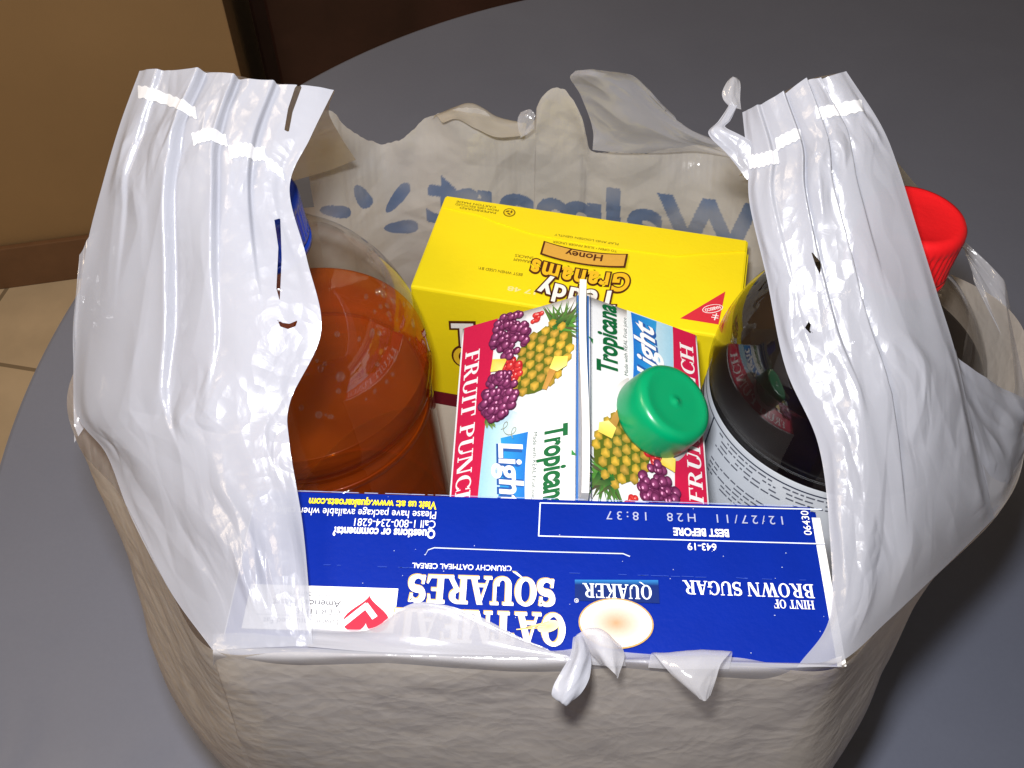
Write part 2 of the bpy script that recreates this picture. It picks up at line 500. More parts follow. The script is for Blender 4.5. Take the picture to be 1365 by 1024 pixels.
# ------------------------------------------------------------------ print: flat lettering and marks as thin coloured sheets
LAYER = 0.00007
class Decal:
    """flat print on a face: origin O, axes ex/ey (metres), coordinates given in millimetres"""
    def __init__(s, O=(0, 0, 0), ex=(1, 0, 0), ey=(0, 1, 0), lift=0.00012):
        s.O, s.ex, s.ey = Vector(O), Vector(ex).normalized(), Vector(ey).normalized()
        s.nn = s.ex.cross(s.ey).normalized()
        s.lift = lift
        s.V, s.F, s.C = [], [], []
    def _add(s, pts, faces, colr, layer):
        b = len(s.V)
        h = s.lift + layer * LAYER
        for k, (x, y) in enumerate(pts):
            s.V.append(s.O + s.ex * (x / 1000) + s.ey * (y / 1000) + s.nn * h)
            c = colr[k] if isinstance(colr, list) else colr
            s.C.append((c[0], c[1], c[2], 1))
        s.F += [tuple(b + i for i in f) for f in faces]
    def poly(s, pts, colr, layer=0):
        s._add(pts, [tuple(range(len(pts)))], colr, layer)
    def rect(s, x0, y0, x1, y1, colr, layer=0):
        s.poly([(x0, y0), (x1, y0), (x1, y1), (x0, y1)], colr, layer)
    def line(s, pts, w, colr, layer=0, closed=False):
        P = [Vector(p) for p in pts]
        n = len(P)
        for k in range(n if closed else n - 1):
            a, b = P[k], P[(k + 1) % n]
            d = (b - a)
            if d.length < 1e-6: continue
            d.normalize()
            q = Vector((-d.y, d.x)) * w / 2
            e = d * w * 0.3
            s.poly([tuple(a - e - q), tuple(b + e - q), tuple(b + e + q), tuple(a - e + q)], colr, layer + 0.02 * k)
    def ellipse(s, cx, cy, rx, ry, colr, layer=0, n=28, rot=0, edge=None):
        ca, sa = math.cos(R(rot)), math.sin(R(rot))
        pts = []
        for k in range(n):
            a = 2 * math.pi * k / n
            x, y = rx * math.cos(a), ry * math.sin(a)
            pts.append((cx + x * ca - y * sa, cy + x * sa + y * ca))
        if edge is None:
            s.poly(pts, colr, layer)
        else:
            s._add([(cx, cy)] + pts, [(0, 1 + k, 1 + (k + 1) % n) for k in range(n)], [colr] + [edge] * n, layer)
    def mesh2d(s, vs, fs, colr, layer, x0, y0, w, h, rot=0, shear=0, box=None, arch=0):
        """fit 2-D mesh (bounding box or given box) into w x h at x0,y0"""
        bx = box or (min(v[0] for v in vs), min(v[1] for v in vs), max(v[0] for v in vs), max(v[1] for v in vs))
        kx = w / (bx[2] - bx[0]); ky = h / (bx[3] - bx[1])
        ca, sa = math.cos(R(rot)), math.sin(R(rot))
        out = []
        for v in vs:
            x, y = (v[0] - bx[0]) * kx, (v[1] - bx[1]) * ky
            if arch: y += arch * (1 - (2 * x / w - 1) ** 2)
            x += y * shear
            out.append((x0 + x * ca - y * sa, y0 + x * sa + y * ca))
        s._add(out, fs, colr, layer)
    def text(s, body, x0, y0, w, h, colr, layer=1, bold=0.0, shear=0, rot=0, arch=0, spacing=1.0):
        """sans lettering: h is the height of a capital, w the full width"""
        vs, fs, cap = sans(body, bold, spacing)
        xs = [v[0] for v in vs]
        s.mesh2d(vs, fs, colr, layer, x0, y0, w, h, rot, shear, (min(xs), 0, max(xs), cap), arch)
    def serif(s, body, x0, y0, w, h, colr, layer=1, rot=0, shear=0, grow=0.0):
        vs, fs, zs, tot = serif_mesh(body, grow)
        b0 = len(s.V)
        s.mesh2d(vs, fs, colr, layer, x0, y0, w, h, rot, shear, (0, 0, tot, 1))
        for k, z in enumerate(zs):
            s.V[b0 + k] += s.nn * z * LAYER
    def build(s, name, parent, label=None):
        me = bpy.data.meshes.new(name)
        me.from_pydata([tuple(v) for v in s.V], [], s.F)
        a = me.attributes.new('Col', 'FLOAT_COLOR', 'POINT')
        a.data.foreach_set('color', [x for c in s.C for x in c])
        o = link(name, me, M['print'], parent)
        if label: o['label'] = label
        return o

_cache = {}
def sans(body, bold=0.0, spacing=1.0):
    key = (body, bold, spacing)
    if key in _cache: return _cache[key]
    def mk(txt):
        cu = bpy.data.curves.new('t', 'FONT')
        cu.body = txt
        cu.size = 1
        cu.fill_mode = 'FRONT'
        cu.offset = bold
        cu.space_character = spacing
        cu.resolution_u = 6
        o = bpy.data.objects.new('t', cu)
        col.objects.link(o)
        me = bpy.data.meshes.new_from_object(o)
        vs = [(v.co.x, v.co.y) for v in me.vertices]
        fs = [tuple(p.vertices) for p in me.polygons]
        bpy.data.objects.remove(o)
        bpy.data.meshes.remove(me)
        bpy.data.curves.remove(cu)
        return vs, fs
    hv, _ = mk('H')
    cap = max(v[1] for v in hv)
    vs, fs = mk(body)
    _cache[key] = (vs, fs, cap)
    return _cache[key]

# a small bold roman alphabet: stems, hairlines, slab feet and stressed bowls (cap height 1)
TK, TN, SF = 0.19, 0.075, 0.065
def g_stem(x, y0=0, y1=1, w=TK, feet='bt', ext=0.09):
    P = [[(x, y0), (x + w, y0), (x + w, y1), (x, y1)]]
    if 'b' in feet: P.append([(x - ext, y0), (x + w + ext, y0), (x + w + ext, y0 + SF), (x - ext, y0 + SF)])
    if 't' in feet: P.append([(x - ext, y1 - SF), (x + w + ext, y1 - SF), (x + w + ext, y1), (x - ext, y1)])
    return P
def g_bar(x0, x1, y, h=TN): return [[(x0, y), (x1, y), (x1, y + h), (x0, y + h)]]
def g_diag(x0, y0, x1, y1, w): return [[(x0, y0), (x0 + w, y0), (x1 + w, y1), (x1, y1)]]
def g_arc(cx, cy, rx, ry, a0, a1, thick=TK, thin=TN, n=22):
    P = []
    def pt(a):
        k = abs(math.cos(a))
        w = thin + (thick - thin) * k ** 1.3
        c, q = math.cos(a), math.sin(a)
        return (cx + rx * c, cy + ry * q), (cx + (rx - w) * c, cy + (ry - min(w, TN * 1.15 + 0.3 * (w - TN))) * q)
    for k in range(n):
        a, b = R(a0 + (a1 - a0) * k / n), R(a0 + (a1 - a0) * (k + 1) / n)
        o0, i0 = pt(a); o1, i1 = pt(b)
        P.append([o0, o1, i1, i0])
    return P
def g_S():
    P = []
    n = 40
    for k in range(n):
        def pt(t):
            # spine of an S from upper right terminal to lower left terminal
            if t < .5:
                a = R(35 + (270 - 35) * (t / .5)); c = (.33 + .235 * math.cos(a), .735 + .215 * math.sin(a))
            else:
                a = R(90 - (270 - 35) * ((t - .5) / .5)); c = (.33 + .255 * math.cos(a), .285 + .235 * math.sin(a))
            return c
        t0, t1 = k / n, (k + 1) / n
        def off(t):
            p, q = pt(max(0, t - .004)), pt(min(1, t + .004))
            d = Vector((q[0] - p[0], q[1] - p[1])).normalized()
            w = .05 + .062 * math.exp(-((t - .5) / .16) ** 2) + .03 * math.exp(-((t - .26) / .08) ** 2) + .03 * math.exp(-((t - .74) / .08) ** 2)
            nrm = Vector((-d.y, d.x)) * w
            c = Vector(pt(t))
            return tuple(c + nrm), tuple(c - nrm)
        (a, b), (c, d) = off(t0), off(t1)
        P.append([a, c, d, b])
    P += [[(.50, .70), (.56, .70), (.60, .98), (.53, .98)], [(.05, .03), (.11, .03), (.15, .31), (.09, .31)]]
    return P
GL = {
 'O': (.88, g_arc(.44, .5, .40, .51, 0, 360, n=36)),
 'Q': (.90, g_arc(.44, .5, .40, .51, 0, 360, n=36) + [[(.40, .10), (.52, .06), (.98, -.22), (.80, -.20)]]),
 'C': (.80, g_arc(.44, .5, .40, .51, 40, 320, n=30) + [[(.70, .66), (.76, .66), (.78, 1.0), (.71, .9)], [(.70, .34), (.76, .34), (.78, .0), (.71, .1)]]),
 'G': (.88, g_arc(.44, .5, .40, .51, 40, 330, n=30) + [[(.70, .66), (.76, .66), (.78, 1.0), (.71, .9)]] + g_stem(.64, .05, .46, .18, 't', .08)),
 'U': (.86, g_stem(.10, .28, 1, TK, 't') + g_arc(.435, .30, .335, .31, 180, 360) + g_stem(.69, .28, 1, TN, 't', .1)),
 'A': (.88, g_diag(.08, 0, .36, 1, .075) + g_diag(.58, 0, .33, 1, .215) + g_bar(.2, .66, .28) + g_bar(-.01, .26, 0, SF) + g_bar(.50, .88, 0, SF)),
 'T': (.80, g_stem(.305, 0, 1, TK, 'b') + g_bar(.02, .78, 1 - TN) + [[(.02, .70), (.07, .70), (.11, .93), (.02, .93)], [(.78, .70), (.73, .70), (.69, .93), (.78, .93)]]),
 'M': (1.08, g_stem(.09, 0, 1, TN, 'b') + g_stem(.77, 0, 1, TK, 'bt') + g_diag(.44, 0, .09, 1, .20) + g_diag(.47, 0, .80, 1, .07) + g_bar(0, .22, 1 - SF, SF)),
 'E': (.74, g_stem(.09, 0, 1) + g_bar(.2, .66, 0) + g_bar(.2, .64, 1 - TN) + g_bar(.2, .5, .48) + [[(.66, .0), (.70, .28), (.65, .28), (.57, .06)], [(.60, .96), (.64, .72), (.59, .72), (.55, .94)]]),
 'F': (.70, g_stem(.09, 0, 1) + g_bar(.2, .64, 1 - TN) + g_bar(.2, .5, .46) + [[(.60, .96), (.66, .70), (.61, .70), (.53, .94)]]),
 'L': (.72, g_stem(.09, 0, 1) + g_bar(.2, .66, 0) + [[(.66, .0), (.70, .30), (.65, .30), (.57, .06)]]),
 'I': (.40, g_stem(.105, 0, 1)),
 'H': (.92, g_stem(.09, 0, 1) + g_stem(.63, 0, 1) + g_bar(.2, .7, .47)),
 'N': (.94, g_stem(.11, 0, 1, TN, 'b') + g_stem(.76, 0, 1, TN, 't') + g_diag(.62, 0, .10, 1, .22) + g_bar(0, .22, 1 - SF, SF)),
 'P': (.74, g_stem(.09, 0, 1) + g_arc(.36, .73, .34, .27, -90, 90) + g_bar(.2, .38, 1 - TN) + g_bar(.2, .38, .46)),
 'B': (.80, g_stem(.09, 0, 1) + g_arc(.36, .76, .31, .24, -90, 90) + g_bar(.2, .38, 1 - TN) + g_bar(.2, .40, .50) + g_arc(.38, .27, .37, .27, -90, 90) + g_bar(.2, .40, 0)),
 'R': (.88, g_stem(.09, 0, 1) + g_arc(.36, .74, .33, .26, -90, 90) + g_bar(.2, .38, 1 - TN) + g_bar(.2, .40, .47) + g_diag(.62, 0, .34, .50, .20) + g_bar(.60, .90, 0, SF)),
 'K': (.90, g_stem(.09, 0, 1) + g_diag(.26, .42, .62, 1, .08) + g_diag(.58, 0, .32, .56, .21) + g_bar(.52, .90, 0, SF) + g_bar(.50, .82, 1 - SF, SF)),
 'W': (1.26, g_diag(.28, 0, .05, 1, .20) + g_diag(.33, 0, .58, 1, .07) + g_diag(.74, 0, .50, 1, .20) + g_diag(.80, 0, 1.08, 1, .07) + g_bar(-.03, .34, 1 - SF, SF) + g_bar(.42, .76, 1 - SF, SF) + g_bar(.96, 1.24, 1 - SF, SF)),
 'S': (.68, g_S()),
 ' ': (.34, []),
}
def serif_mesh(body, grow=0.0):
    vs, fs, zs = [], [], []
    x = 0.0
    for ch in body:
        w, polys = GL[ch]
        for k, p in enumerate(polys):
            cx = sum(a for a, b in p) / len(p); cy = sum(b for a, b in p) / len(p)
            b = len(vs)
            pts = p
            if grow:
                bmn = [min(a for a, _ in p), min(b_ for _, b_ in p), max(a for a, _ in p), max(b_ for _, b_ in p)]
                pts = []
                for (a, c) in p:
                    d = Vector((a - cx, c - cy))
                    L = max(d.length, 1e-6)
                    pts.append((a + grow * (1 if d.x > 0 else -1), c + grow * (1 if d.y > 0 else -1)))
            area = sum(pts[i][0] * pts[(i + 1) % len(pts)][1] - pts[(i + 1) % len(pts)][0] * pts[i][1] for i in range(len(pts)))
            if area < 0: pts = pts[::-1]
            for a, c in pts:
                vs.append((a + x, c)); zs.append(0.012 * (k % 40))
            fs.append(tuple(range(b, b + len(pts))))
        x += w + 0.02
    return vs, fs, zs, x - 0.02

# ------------------------------------------------------------------ cereal box
WHITE = (0.86, 0.86, 0.86)
CW, CD, CH = .195, .057, .279
cb = empty('cereal_box', (.0072, .1525, .001), (0, 0, R(178)))
tag(cb, 'blue cereal box standing in front in the bag, its printed top facing up', 'box')
bm_obj('body', box_bm(CW - .001, CD - .001, CH - .0016, (0, 0, (CH - .0016) / 2), .0012), M['blue_card'], cb)
# the card under-layer shows as a white cut edge at the flap's ends
bm_obj('under_flap', box_bm(CW + .0004, CD - .004, .0007, (0, .0015, CH - .00122), .0002, 1), M['white_card'], cb)
def flap_mesh():
    """top flap: thin sheet slightly bowed, a hair short of the box at its right end"""
    nx, ny = 60, 24
    x0, x1, y0, y1 = -CW / 2 + .0030, CW / 2 - .0004, -CD / 2, CD / 2
    V, F = [], []
    for s_ in (0, 1):
        for j in range(ny + 1):
            for i in range(nx + 1):
                u, v = i / nx, j / ny
                x, y = x0 + (x1 - x0) * u, y0 + (y1 - y0) * v
                bow = .0004 * math.sin(math.pi * u) * math.sin(math.pi * v) + .00025 * math.sin(9 * u + 5 * v) * u * (1 - u) * 2
                z = CH - .00075 + s_ * .00055 + max(0, bow)
                V.append((x, y, z))
    n1 = (nx + 1) * (ny + 1)
    for j in range(ny):
        for i in range(nx):
            a = j * (nx + 1) + i
            F.append((a + n1, a + 1 + n1, a + nx + 2 + n1, a + nx + 1 + n1))
            F.append((a + nx + 1, a + nx + 2, a + 1, a))
    for i in range(nx):
        a = i; F.append((a, a + 1, a + 1 + n1, a + n1))
        a = ny * (nx + 1) + i; F.append((a + 1, a, a + n1, a + 1 + n1))
    for j in range(ny):
        a = j * (nx + 1); F.append((a + nx + 1, a, a + n1, a + nx + 1 + n1))
        a = a + nx; F.append((a, a + nx + 1, a + nx + 1 + n1, a + n1))
    me = bpy.data.meshes.new('top_flap')
    me.from_pydata(V, [], F)
    return me
link('top_flap', flap_mesh(), M['blue_card'], cb)
TOP = CH + .00055
def cdec(lift=.00010): return Decal((0, 0, TOP), (1, 0, 0), (0, 1, 0), lift)

d = cdec()
d.text('Questions or comments?', 33.6, -14.6, 34.5, 3.3, WHITE, 1, bold=.03)
d.text('Call 1-800-234-6281', 33.8, -18.2, 27.6, 2.9, WHITE, 1)
d.text('Please have package available when calling.', 33.9, -21.8, 57, 2.9, WHITE, 1)
d.text('Visit us at: www.quakeroats.com', 34.0, -25.6, 44.2, 3.0, (.92, .72, .02), 1, bold=.03)
d.build('contact_lettering', cb)
d = cdec()
d.line([(-98, -27.3), (-1.6, -26.5), (-1.3, -13.6), (-97.0, -13.9)], .42, (.62, .68, .82), 1)
d.text('BEST BEFORE', -65.4, -18.2, 18.7, 2.9, WHITE, 2, bold=.03)
d.text('643-19', -60.7, -12.6, 9.6, 2.6, WHITE, 2, bold=.01)
d.text('12/27/11  H28  18:37', -84.2, -24.0, 60, 3.2, (.33, .36, .50), 2, spacing=1.5)
d.text('06430', -93.3, -17.1, 9.4, 2.5, WHITE, 2, rot=-90)
d.build('date_panel', cb)
d = cdec()
GOLD = (.55, .36, .10)
def squares(d, word, x, y, w, h):
    d.serif(word, x + .25, y - .35, w, h, GOLD, 1, grow=.030)
    d.serif(word, x, y, w, h, (.92, .90, .86), 3, grow=.020)
squares(d, 'SQUARES', -7.0, 2.4, 47.6, 9.6)
squares(d, 'OATMEAL', -10.6, 14.6, 55.0, 10.6)
d.text('CRUNCHY OATMEAL CEREAL', 7.4, -2.0, 32.8, 1.9, WHITE, 2, bold=.012)
for k in range(3):
    d.line([(-5 + k, 17.5 + k), (2 + 1.5 * k, 19.6 + .4 * k)], .35, (.75, .55, .20), 9)
d.ellipse(-5, 19, 3.6, 1.9, (.70, .50, .20), 8, rot=20, edge=(.80, .66, .38))
d.build('product_lettering', cb)
d = cdec()
d.serif('BROWN SUGAR', -90.8, 1.2, 42.2, 4.9, WHITE, 1)
d.serif('HINT OF', -90.2, 7.0, 13.0, 3.0, WHITE, 1)
d.build('flavour_lettering', cb)
d = cdec()
DB, LB = (.003, .016, .12), (.02, .16, .42)
d._add([(-40.6, 1.4), (-13.4, 2.2), (-13.4, 4.0), (-40.6, 3.4), (-40.6, 9.6), (-13.4, 9.6)], [(0, 1, 2, 3), (3, 2, 5, 4)], [LB, LB, DB, DB, DB, DB], 1)
d.serif('QUAKER', -38.4, 3.4, 22.4, 5.0, (.80, .86, .88), 2)
d.ellipse(-26.4, 17.0, 11.9, 8.6, (.45, .27, .10), 4, 40)
d.ellipse(-26.4, 17.0, 11.4, 8.1, (.40, .24, .13), 5, 40, edge=(.66, .62, .58))
d.text('®', -14.6, 8.9, 1.4, 1.4, WHITE, 3)
d.build('brand_emblem', cb)
d = cdec()
RED = (.72, .02, .045)
d.rect(43.9, 7.4, 92, 22.8, (.84, .83, .82), 1)
h = []
for k in range(40):
    a = 2 * math.pi * k / 40
    hx = 16 * math.sin(a) ** 3; hy = 13 * math.cos(a) - 5 * math.cos(2 * a) - 2 * math.cos(3 * a) - math.cos(4 * a)
    h.append((hx / 16 * 7.4, (hy + 2) / 15 * 6.6))
ca, sa = math.cos(R(0)), math.sin(R(0))
d.poly([(52.9 + x, 16.6 + y) for x, y in h][::-1], RED, 2)
d.line([(60.4, 20.6), (53.6, 13.8), (50.6, 17.4)], 1.9, (.9, .9, .9), 3)
d.text('heartcheckmark.org', 61.8, 9.6, 22, 2.0, (.25, .25, .27), 2)
d.text('American Heart', 61.8, 12.4, 22, 2.3, (.12, .12, .14), 2, bold=.015)
d.text('CERTIFIED', 61.6, 15.4, 17, 1.9, (.12, .12, .14), 2, spacing=1.2)
d.line([(61.5, 17.9), (88, 17.9)], .2, (.3, .3, .3), 2)
d.text('Low in Saturated Fat', 61.7, 18.9, 24, 1.9, (.12, .12, .14), 2)
d.build('certification_panel', cb)
# tuck slit: a cut with its white card edge showing
d = cdec()
d.line([(36.3, -5.2), (35.6, -7.0), (33.5, -7.9), (0, -7.7), (-29.5, -7.9), (-31.6, -7.0)], .45, (.50, .55, .75), 1)
d.line([(36.3, -5.4), (35.6, -7.25), (33.5, -8.2), (0, -8.0), (-29.5, -8.2), (-31.6, -7.3)], .28, (.004, .015, .12), 2)
d.build('tuck_slit', cb)
d = cdec()
rs = random.Random(3)
for k in range(70):
    x = rs.uniform(-95, 92)
    d.line([(x, -28.25), (x + rs.uniform(1, 9), -28.25)], rs.uniform(.10, .28), (.30, .35, .55), 4 + .02 * k)
for k in range(46):
    x, y = rs.uniform(-95, 93), rs.uniform(-27, 26)
    d.ellipse(x, y, rs.uniform(.10, .28), rs.uniform(.08, .2), (.45, .5, .7), 6, 6)
for k in range(30):
    x = rs.uniform(-90, 90)
    d.line([(x, -.1 + rs.uniform(-.15, .15)), (x + rs.uniform(.6, 4), -.1 + rs.uniform(-.15, .15))], .10, (.05, .11, .50), 5)
d.build('card_scuffs', cb)['kind'] = 'stuff'

# ------------------------------------------------------------------ yellow cracker box
YW, YD, YH = .165, .070, .209
yaw_y = -12.36
yb = empty('cracker_box', (.03645, .36525, .001), (0, 0, R(180 + yaw_y)))
tag(yb, 'yellow graham snack box standing at the back of the bag behind the carton', 'box')
bm_obj('body', box_bm(YW, YD, YH, (0, 0, YH / 2), .0014), M['yellow_card'], yb)
# top flap with a curved tuck tongue lying over it
bm = bmesh.new()
out = [(-.0812, -.034), (.0812, -.034), (.0812, -.0255), (.060, -.0235), (.050, -.0200), (.030, -.0155), (.000, -.0142), (-.030, -.0146), (-.046, -.0152), (-.058, -.0195), (-.078, -.0255), (-.0812, -.0262)]
lo = [bm.verts.new((x, y, YH + .0001)) for x, y in out]
hi_ = [bm.verts.new((x, y, YH + .00075)) for x, y in out]
bm.faces.new(hi_); bm.faces.new(lo[::-1])
for i in range(len(out)):
    j = (i + 1) % len(out)
    bm.faces.new((lo[i], lo[j], hi_[j], hi_[i]))
bm_obj('tuck_flap', bm, M['yellow_card'], yb)
bm_obj('side_flap', box_bm(.0006, .046, .022, (-YW / 2 - .0006, -.004, YH - .013), .0002, 1), M['yellow_card'], yb)
BRN, DK = (.085, .022, .008), (.10, .055, .01)
def ydec(): return Decal((0, 0, YH), (1, 0, 0), (0, 1, 0), .0001)
def bubble(d, word, x, y, w, h, fill, layer, arch=0, bold=.03):
    """outlined comic lettering along an arch"""
    vs, fs, cap = sans(word, bold, 1.16)
    vo, fo_, _ = sans(word, bold + .065, 1.16)
    xs_ = [v[0] for v in vs]
    bx = (min(xs_), 0, max(xs_), cap)
    d.mesh2d(vo, fo_, BRN, layer, x, y, w, h, 0, 0, bx, arch)
    d.mesh2d(vs, fs, fill, layer + 5, x, y, w, h, 0, 0, bx, arch)
d = ydec()
bubble(d, 'Teddy', -21.0, 17.0, 40, 12.0, (.88, .86, .82), 12, arch=2.5)
bubble(d, 'Grahams', -25.5, 3.0, 51, 12.5, (.86, .50, .02), 2, arch=2.6)
d.build('product_lettering', yb)
d = ydec()
n = 12
ban = []
for k in range(n + 1):
    x = -21 + 42.5 * k / n
    ban.append((x, 2.6 * (1 - ((x) / 21) ** 2) - 9.4))
top = [(x, y + 8.4) for x, y in ban]
big = [(x * 1.05, y - .9) for x, y in ban] + [(x * 1.05, y + .9) for x, y in top][::-1]
d.poly(big, BRN, 20)
d.poly(ban + top[::-1], (.70, .38, .06), 21)
d.text('Honey', -9.6, -6.4, 19.5, 4.6, BRN, 23, bold=.02, arch=.6)
d.build('flavour_banner', yb)
d = ydec()
d.text('GRAHAM', 25.2, 4.0, 10.0, 2.0, DK, 1)
d.text('SNACKS', 25.6, 1.0, 9.6, 2.0, DK, 1)
d.text('BEST WHEN USED BY:', 28.6, 14.0, 23.2, 1.9, DK, 1)
d.text('17 48', 19.5, 24.2, 14.5, 3.0, (.86, .76, .30), 1, bold=.02)
d.text('TO OPEN • SLIDE FINGER UNDER', -16, -13.0, 34, 1.6, DK, 1)
d.build('small_lettering', yb)
d = Decal((0, 0, YH + .00075), (1, 0, 0), (0, 1, 0), .0001)
d.text('FLAP AND LOOSEN GENTLY', -16, -17.6, 34, 1.5, DK, 1)
d.text('CARTON MADE', 53, -31.6, 22, 1.5, DK, 1)
d.text('FROM 100% RECYCLED', 51, -29.4, 24, 1.5, DK, 1)
d.text('PAPERBOARD', 52, -27.2, 20, 1.5, DK, 1)
d.build('recycling_lettering', yb)['kind'] = 'stuff'
d = Decal((0, 0, YH + .00075), (1, 0, 0), (0, 1, 0), .0001)
d.ellipse(45.0, -28.4, 3.3, 3.3, (.16, .10, .01), 1, 24)
d.ellipse(45.0, -28.4, 2.7, 2.7, (.85, .62, .01), 2, 24)
for k in range(3):
    a = R(90 + 120 * k)
    d.ellipse(45 + 1.2 * math.cos(a), -28.4 + 1.2 * math.sin(a), 1.15, .55, (.16, .10, .01), 3, 12, rot=math.degrees(a) + 60)
d.build('recycling_mark', yb)
d = ydec()
A_, B_, C_ = (-73.6, 4.4), (-53.4, 27.4), (-72.2, 27.4)
d.poly([A_, B_, C_][::1], (.66, .03, .05), 1)
d.ellipse(-68.4, 17.6, 5.4, 2.7, (.88, .84, .84), 2, 28, rot=28)
d.ellipse(-68.4, 17.6, 5.0, 2.3, (.66, .03, .05), 3, 28, rot=28)
ca, sa = math.cos(R(28)), math.sin(R(28))
d.text('NABISCO', -68.4 - 4.1 * ca + .8 * sa, 17.6 - 4.1 * sa - .8 * ca, 8.2, 1.9, (.9, .86, .86), 4, bold=.03, rot=28)
d.line([(-70.6, 20.6), (-70.0, 25.0)], .55, (.9, .86, .86), 4)
d.line([(-71.6, 22.0), (-68.8, 22.0)], .5, (.9, .86, .86), 5)
d.line([(-71.6, 23.6), (-68.4, 23.6)], .5, (.9, .86, .86), 6)
d.build('triangle_logo', yb)
d = Decal((0, YD / 2, YH), (-1, 0, 0), (0, 0, 1), .0001)      # panel facing the viewer
bubble(d, 'Teddy', -62, -40, 56, 18, (.88, .86, .82), 8, arch=4)
bubble(d, 'Grahams', -62, -57, 74, 16, (.84, .55, .03), 1, arch=3)
d.rect(-82, -96, 82, -84, (.16, .012, .02), 1)
d.rect(-82, -190, 82, -96, (.80, .74, .60), 1)
d.build('panel_print', yb)

# ------------------------------------------------------------------ juice carton
KW, KDP, KRISE, KFIN, KH = .108, .101, .029, .012, .212      # width, length of the roof, rise, seam, shoulder height
hW, hD = KW / 2, KDP / 2
ko = np.array([.0292, .2520, .223])
kt, ky_ = R(6), R(-2.2)
ax_z = np.array([math.sin(kt) * math.sin(ky_), -math.sin(kt) * math.cos(ky_), math.cos(kt)])
kb = empty('juice_carton', ko - ax_z * KH, (kt, 0, ky_))
tag(kb, 'white gable-top fruit punch carton with green screw cap in the middle of the bag', 'carton')
bm = box_bm(KW, KDP, KH, (0, 0, KH / 2), 0)
bm.faces.ensure_lookup_table()
bmesh.ops.delete(bm, geom=[f for f in bm.faces if f.calc_center_median().z > KH - .001], context='FACES')
bm_obj('body', bm, M['carton'], kb)
SL = math.hypot(hW, KRISE)
def panel(sign):
    """roof panel, gently cushioned, 1 mm board"""
    nx, ny = 18, 14
    V, F = [], []
    for s_ in (0, 1):
        for j in range(ny + 1):
            for i in range(nx + 1):
                a, b = i / nx, j / ny
                y = (-hD + KDP * a)
                bulge = .0016 * math.sin(math.pi * a) ** .7 * math.sin(math.pi * b)
                V.append((sign * hW * (1 - b), y, KH + KRISE * b + bulge - s_ * .0010))
    n1 = (nx + 1) * (ny + 1)
    for j in range(ny):
        for i in range(nx):
            a = j * (nx + 1) + i
            F.append((a, a + 1, a + nx + 2, a + nx + 1))
            F.append((a + n1 + nx + 1, a + n1 + nx + 2, a + n1 + 1, a + n1))
    for j in range(ny):
        for a in (j * (nx + 1), j * (nx + 1) + nx):
            F.append((a, a + nx + 1, a + nx + 1 + n1, a + n1))
    me = bpy.data.meshes.new('roof_panel')
    me.from_pydata(V, [], F)
    bm = bmesh.new(); bm.from_mesh(me)
    return bm_obj('roof_panel', bm, M['carton'], kb, True)
PANELS = {s_: panel(s_) for s_ in (-1, 1)}
for sg in (-1, 1):      # folded-in gable ends
    bm = bmesh.new()
    a, b, c = [bm.verts.new(p) for p in ((-hW, sg * hD, KH), (hW, sg * hD, KH), (0, sg * (hD - .026), KH + KRISE - .001))]
    bm.faces.new((a, b, c))
    bm_obj('gable_end', bm, M['carton'], kb)
def fin_mesh():
    """pinched top seam, two boards, slightly wavy"""
    ny = 40
    V, F = [], []
    for i in range(ny + 1):
        y = -hD + KDP * i / ny
        w = .0007 * math.sin(5 * i / ny + .6)
        for (x, z) in ((-.0019, 0), (-.0014, KFIN), (.0014, KFIN), (.0019, 0)):
            V.append((x + w * z / KFIN, y, KH + KRISE - .0015 + z))
    for i in range(ny):
        for k in range(3):
            a = i * 4 + k
            F.append((a, a + 1, a + 5, a + 4))
    F += [(0, 1, 2, 3), tuple(ny * 4 + k for k in (3, 2, 1, 0))]
    me = bpy.data.meshes.new('top_seam')
    me.from_pydata(V, [], F)
    return me
fin = link('top_seam', fin_mesh(), M['carton'], kb)
d = Decal((0, 0, KH + KRISE), (0, 1, 0), (0, 0, 1), 0)
for sx in (-1, 1):
    dd = Decal((sx * .0021, 0, KH + KRISE - .0015), (0, sx, 0), (0, 0, 1), .0009)
    dd.rect(-hD * 1000 + .4, 2.0, hD * 1000 - .4, 5.0, (.03, .14, .45), 1)
    dd.rect(-hD * 1000 + .4, 6.4, hD * 1000 - .4, 7.6, (.08, .22, .55), 1)
    dd.build('seam_stripe', kb)

def shade_ball(d, x, y, r, dark, mid, layer):
    d.ellipse(x, y, r, r, mid, layer, 16, edge=dark)
    d.ellipse(x - r * .25, y + r * .3, r * .28, r * .22, tuple(min(1, c * 1.8 + .25) for c in mid), layer + .5, 8)

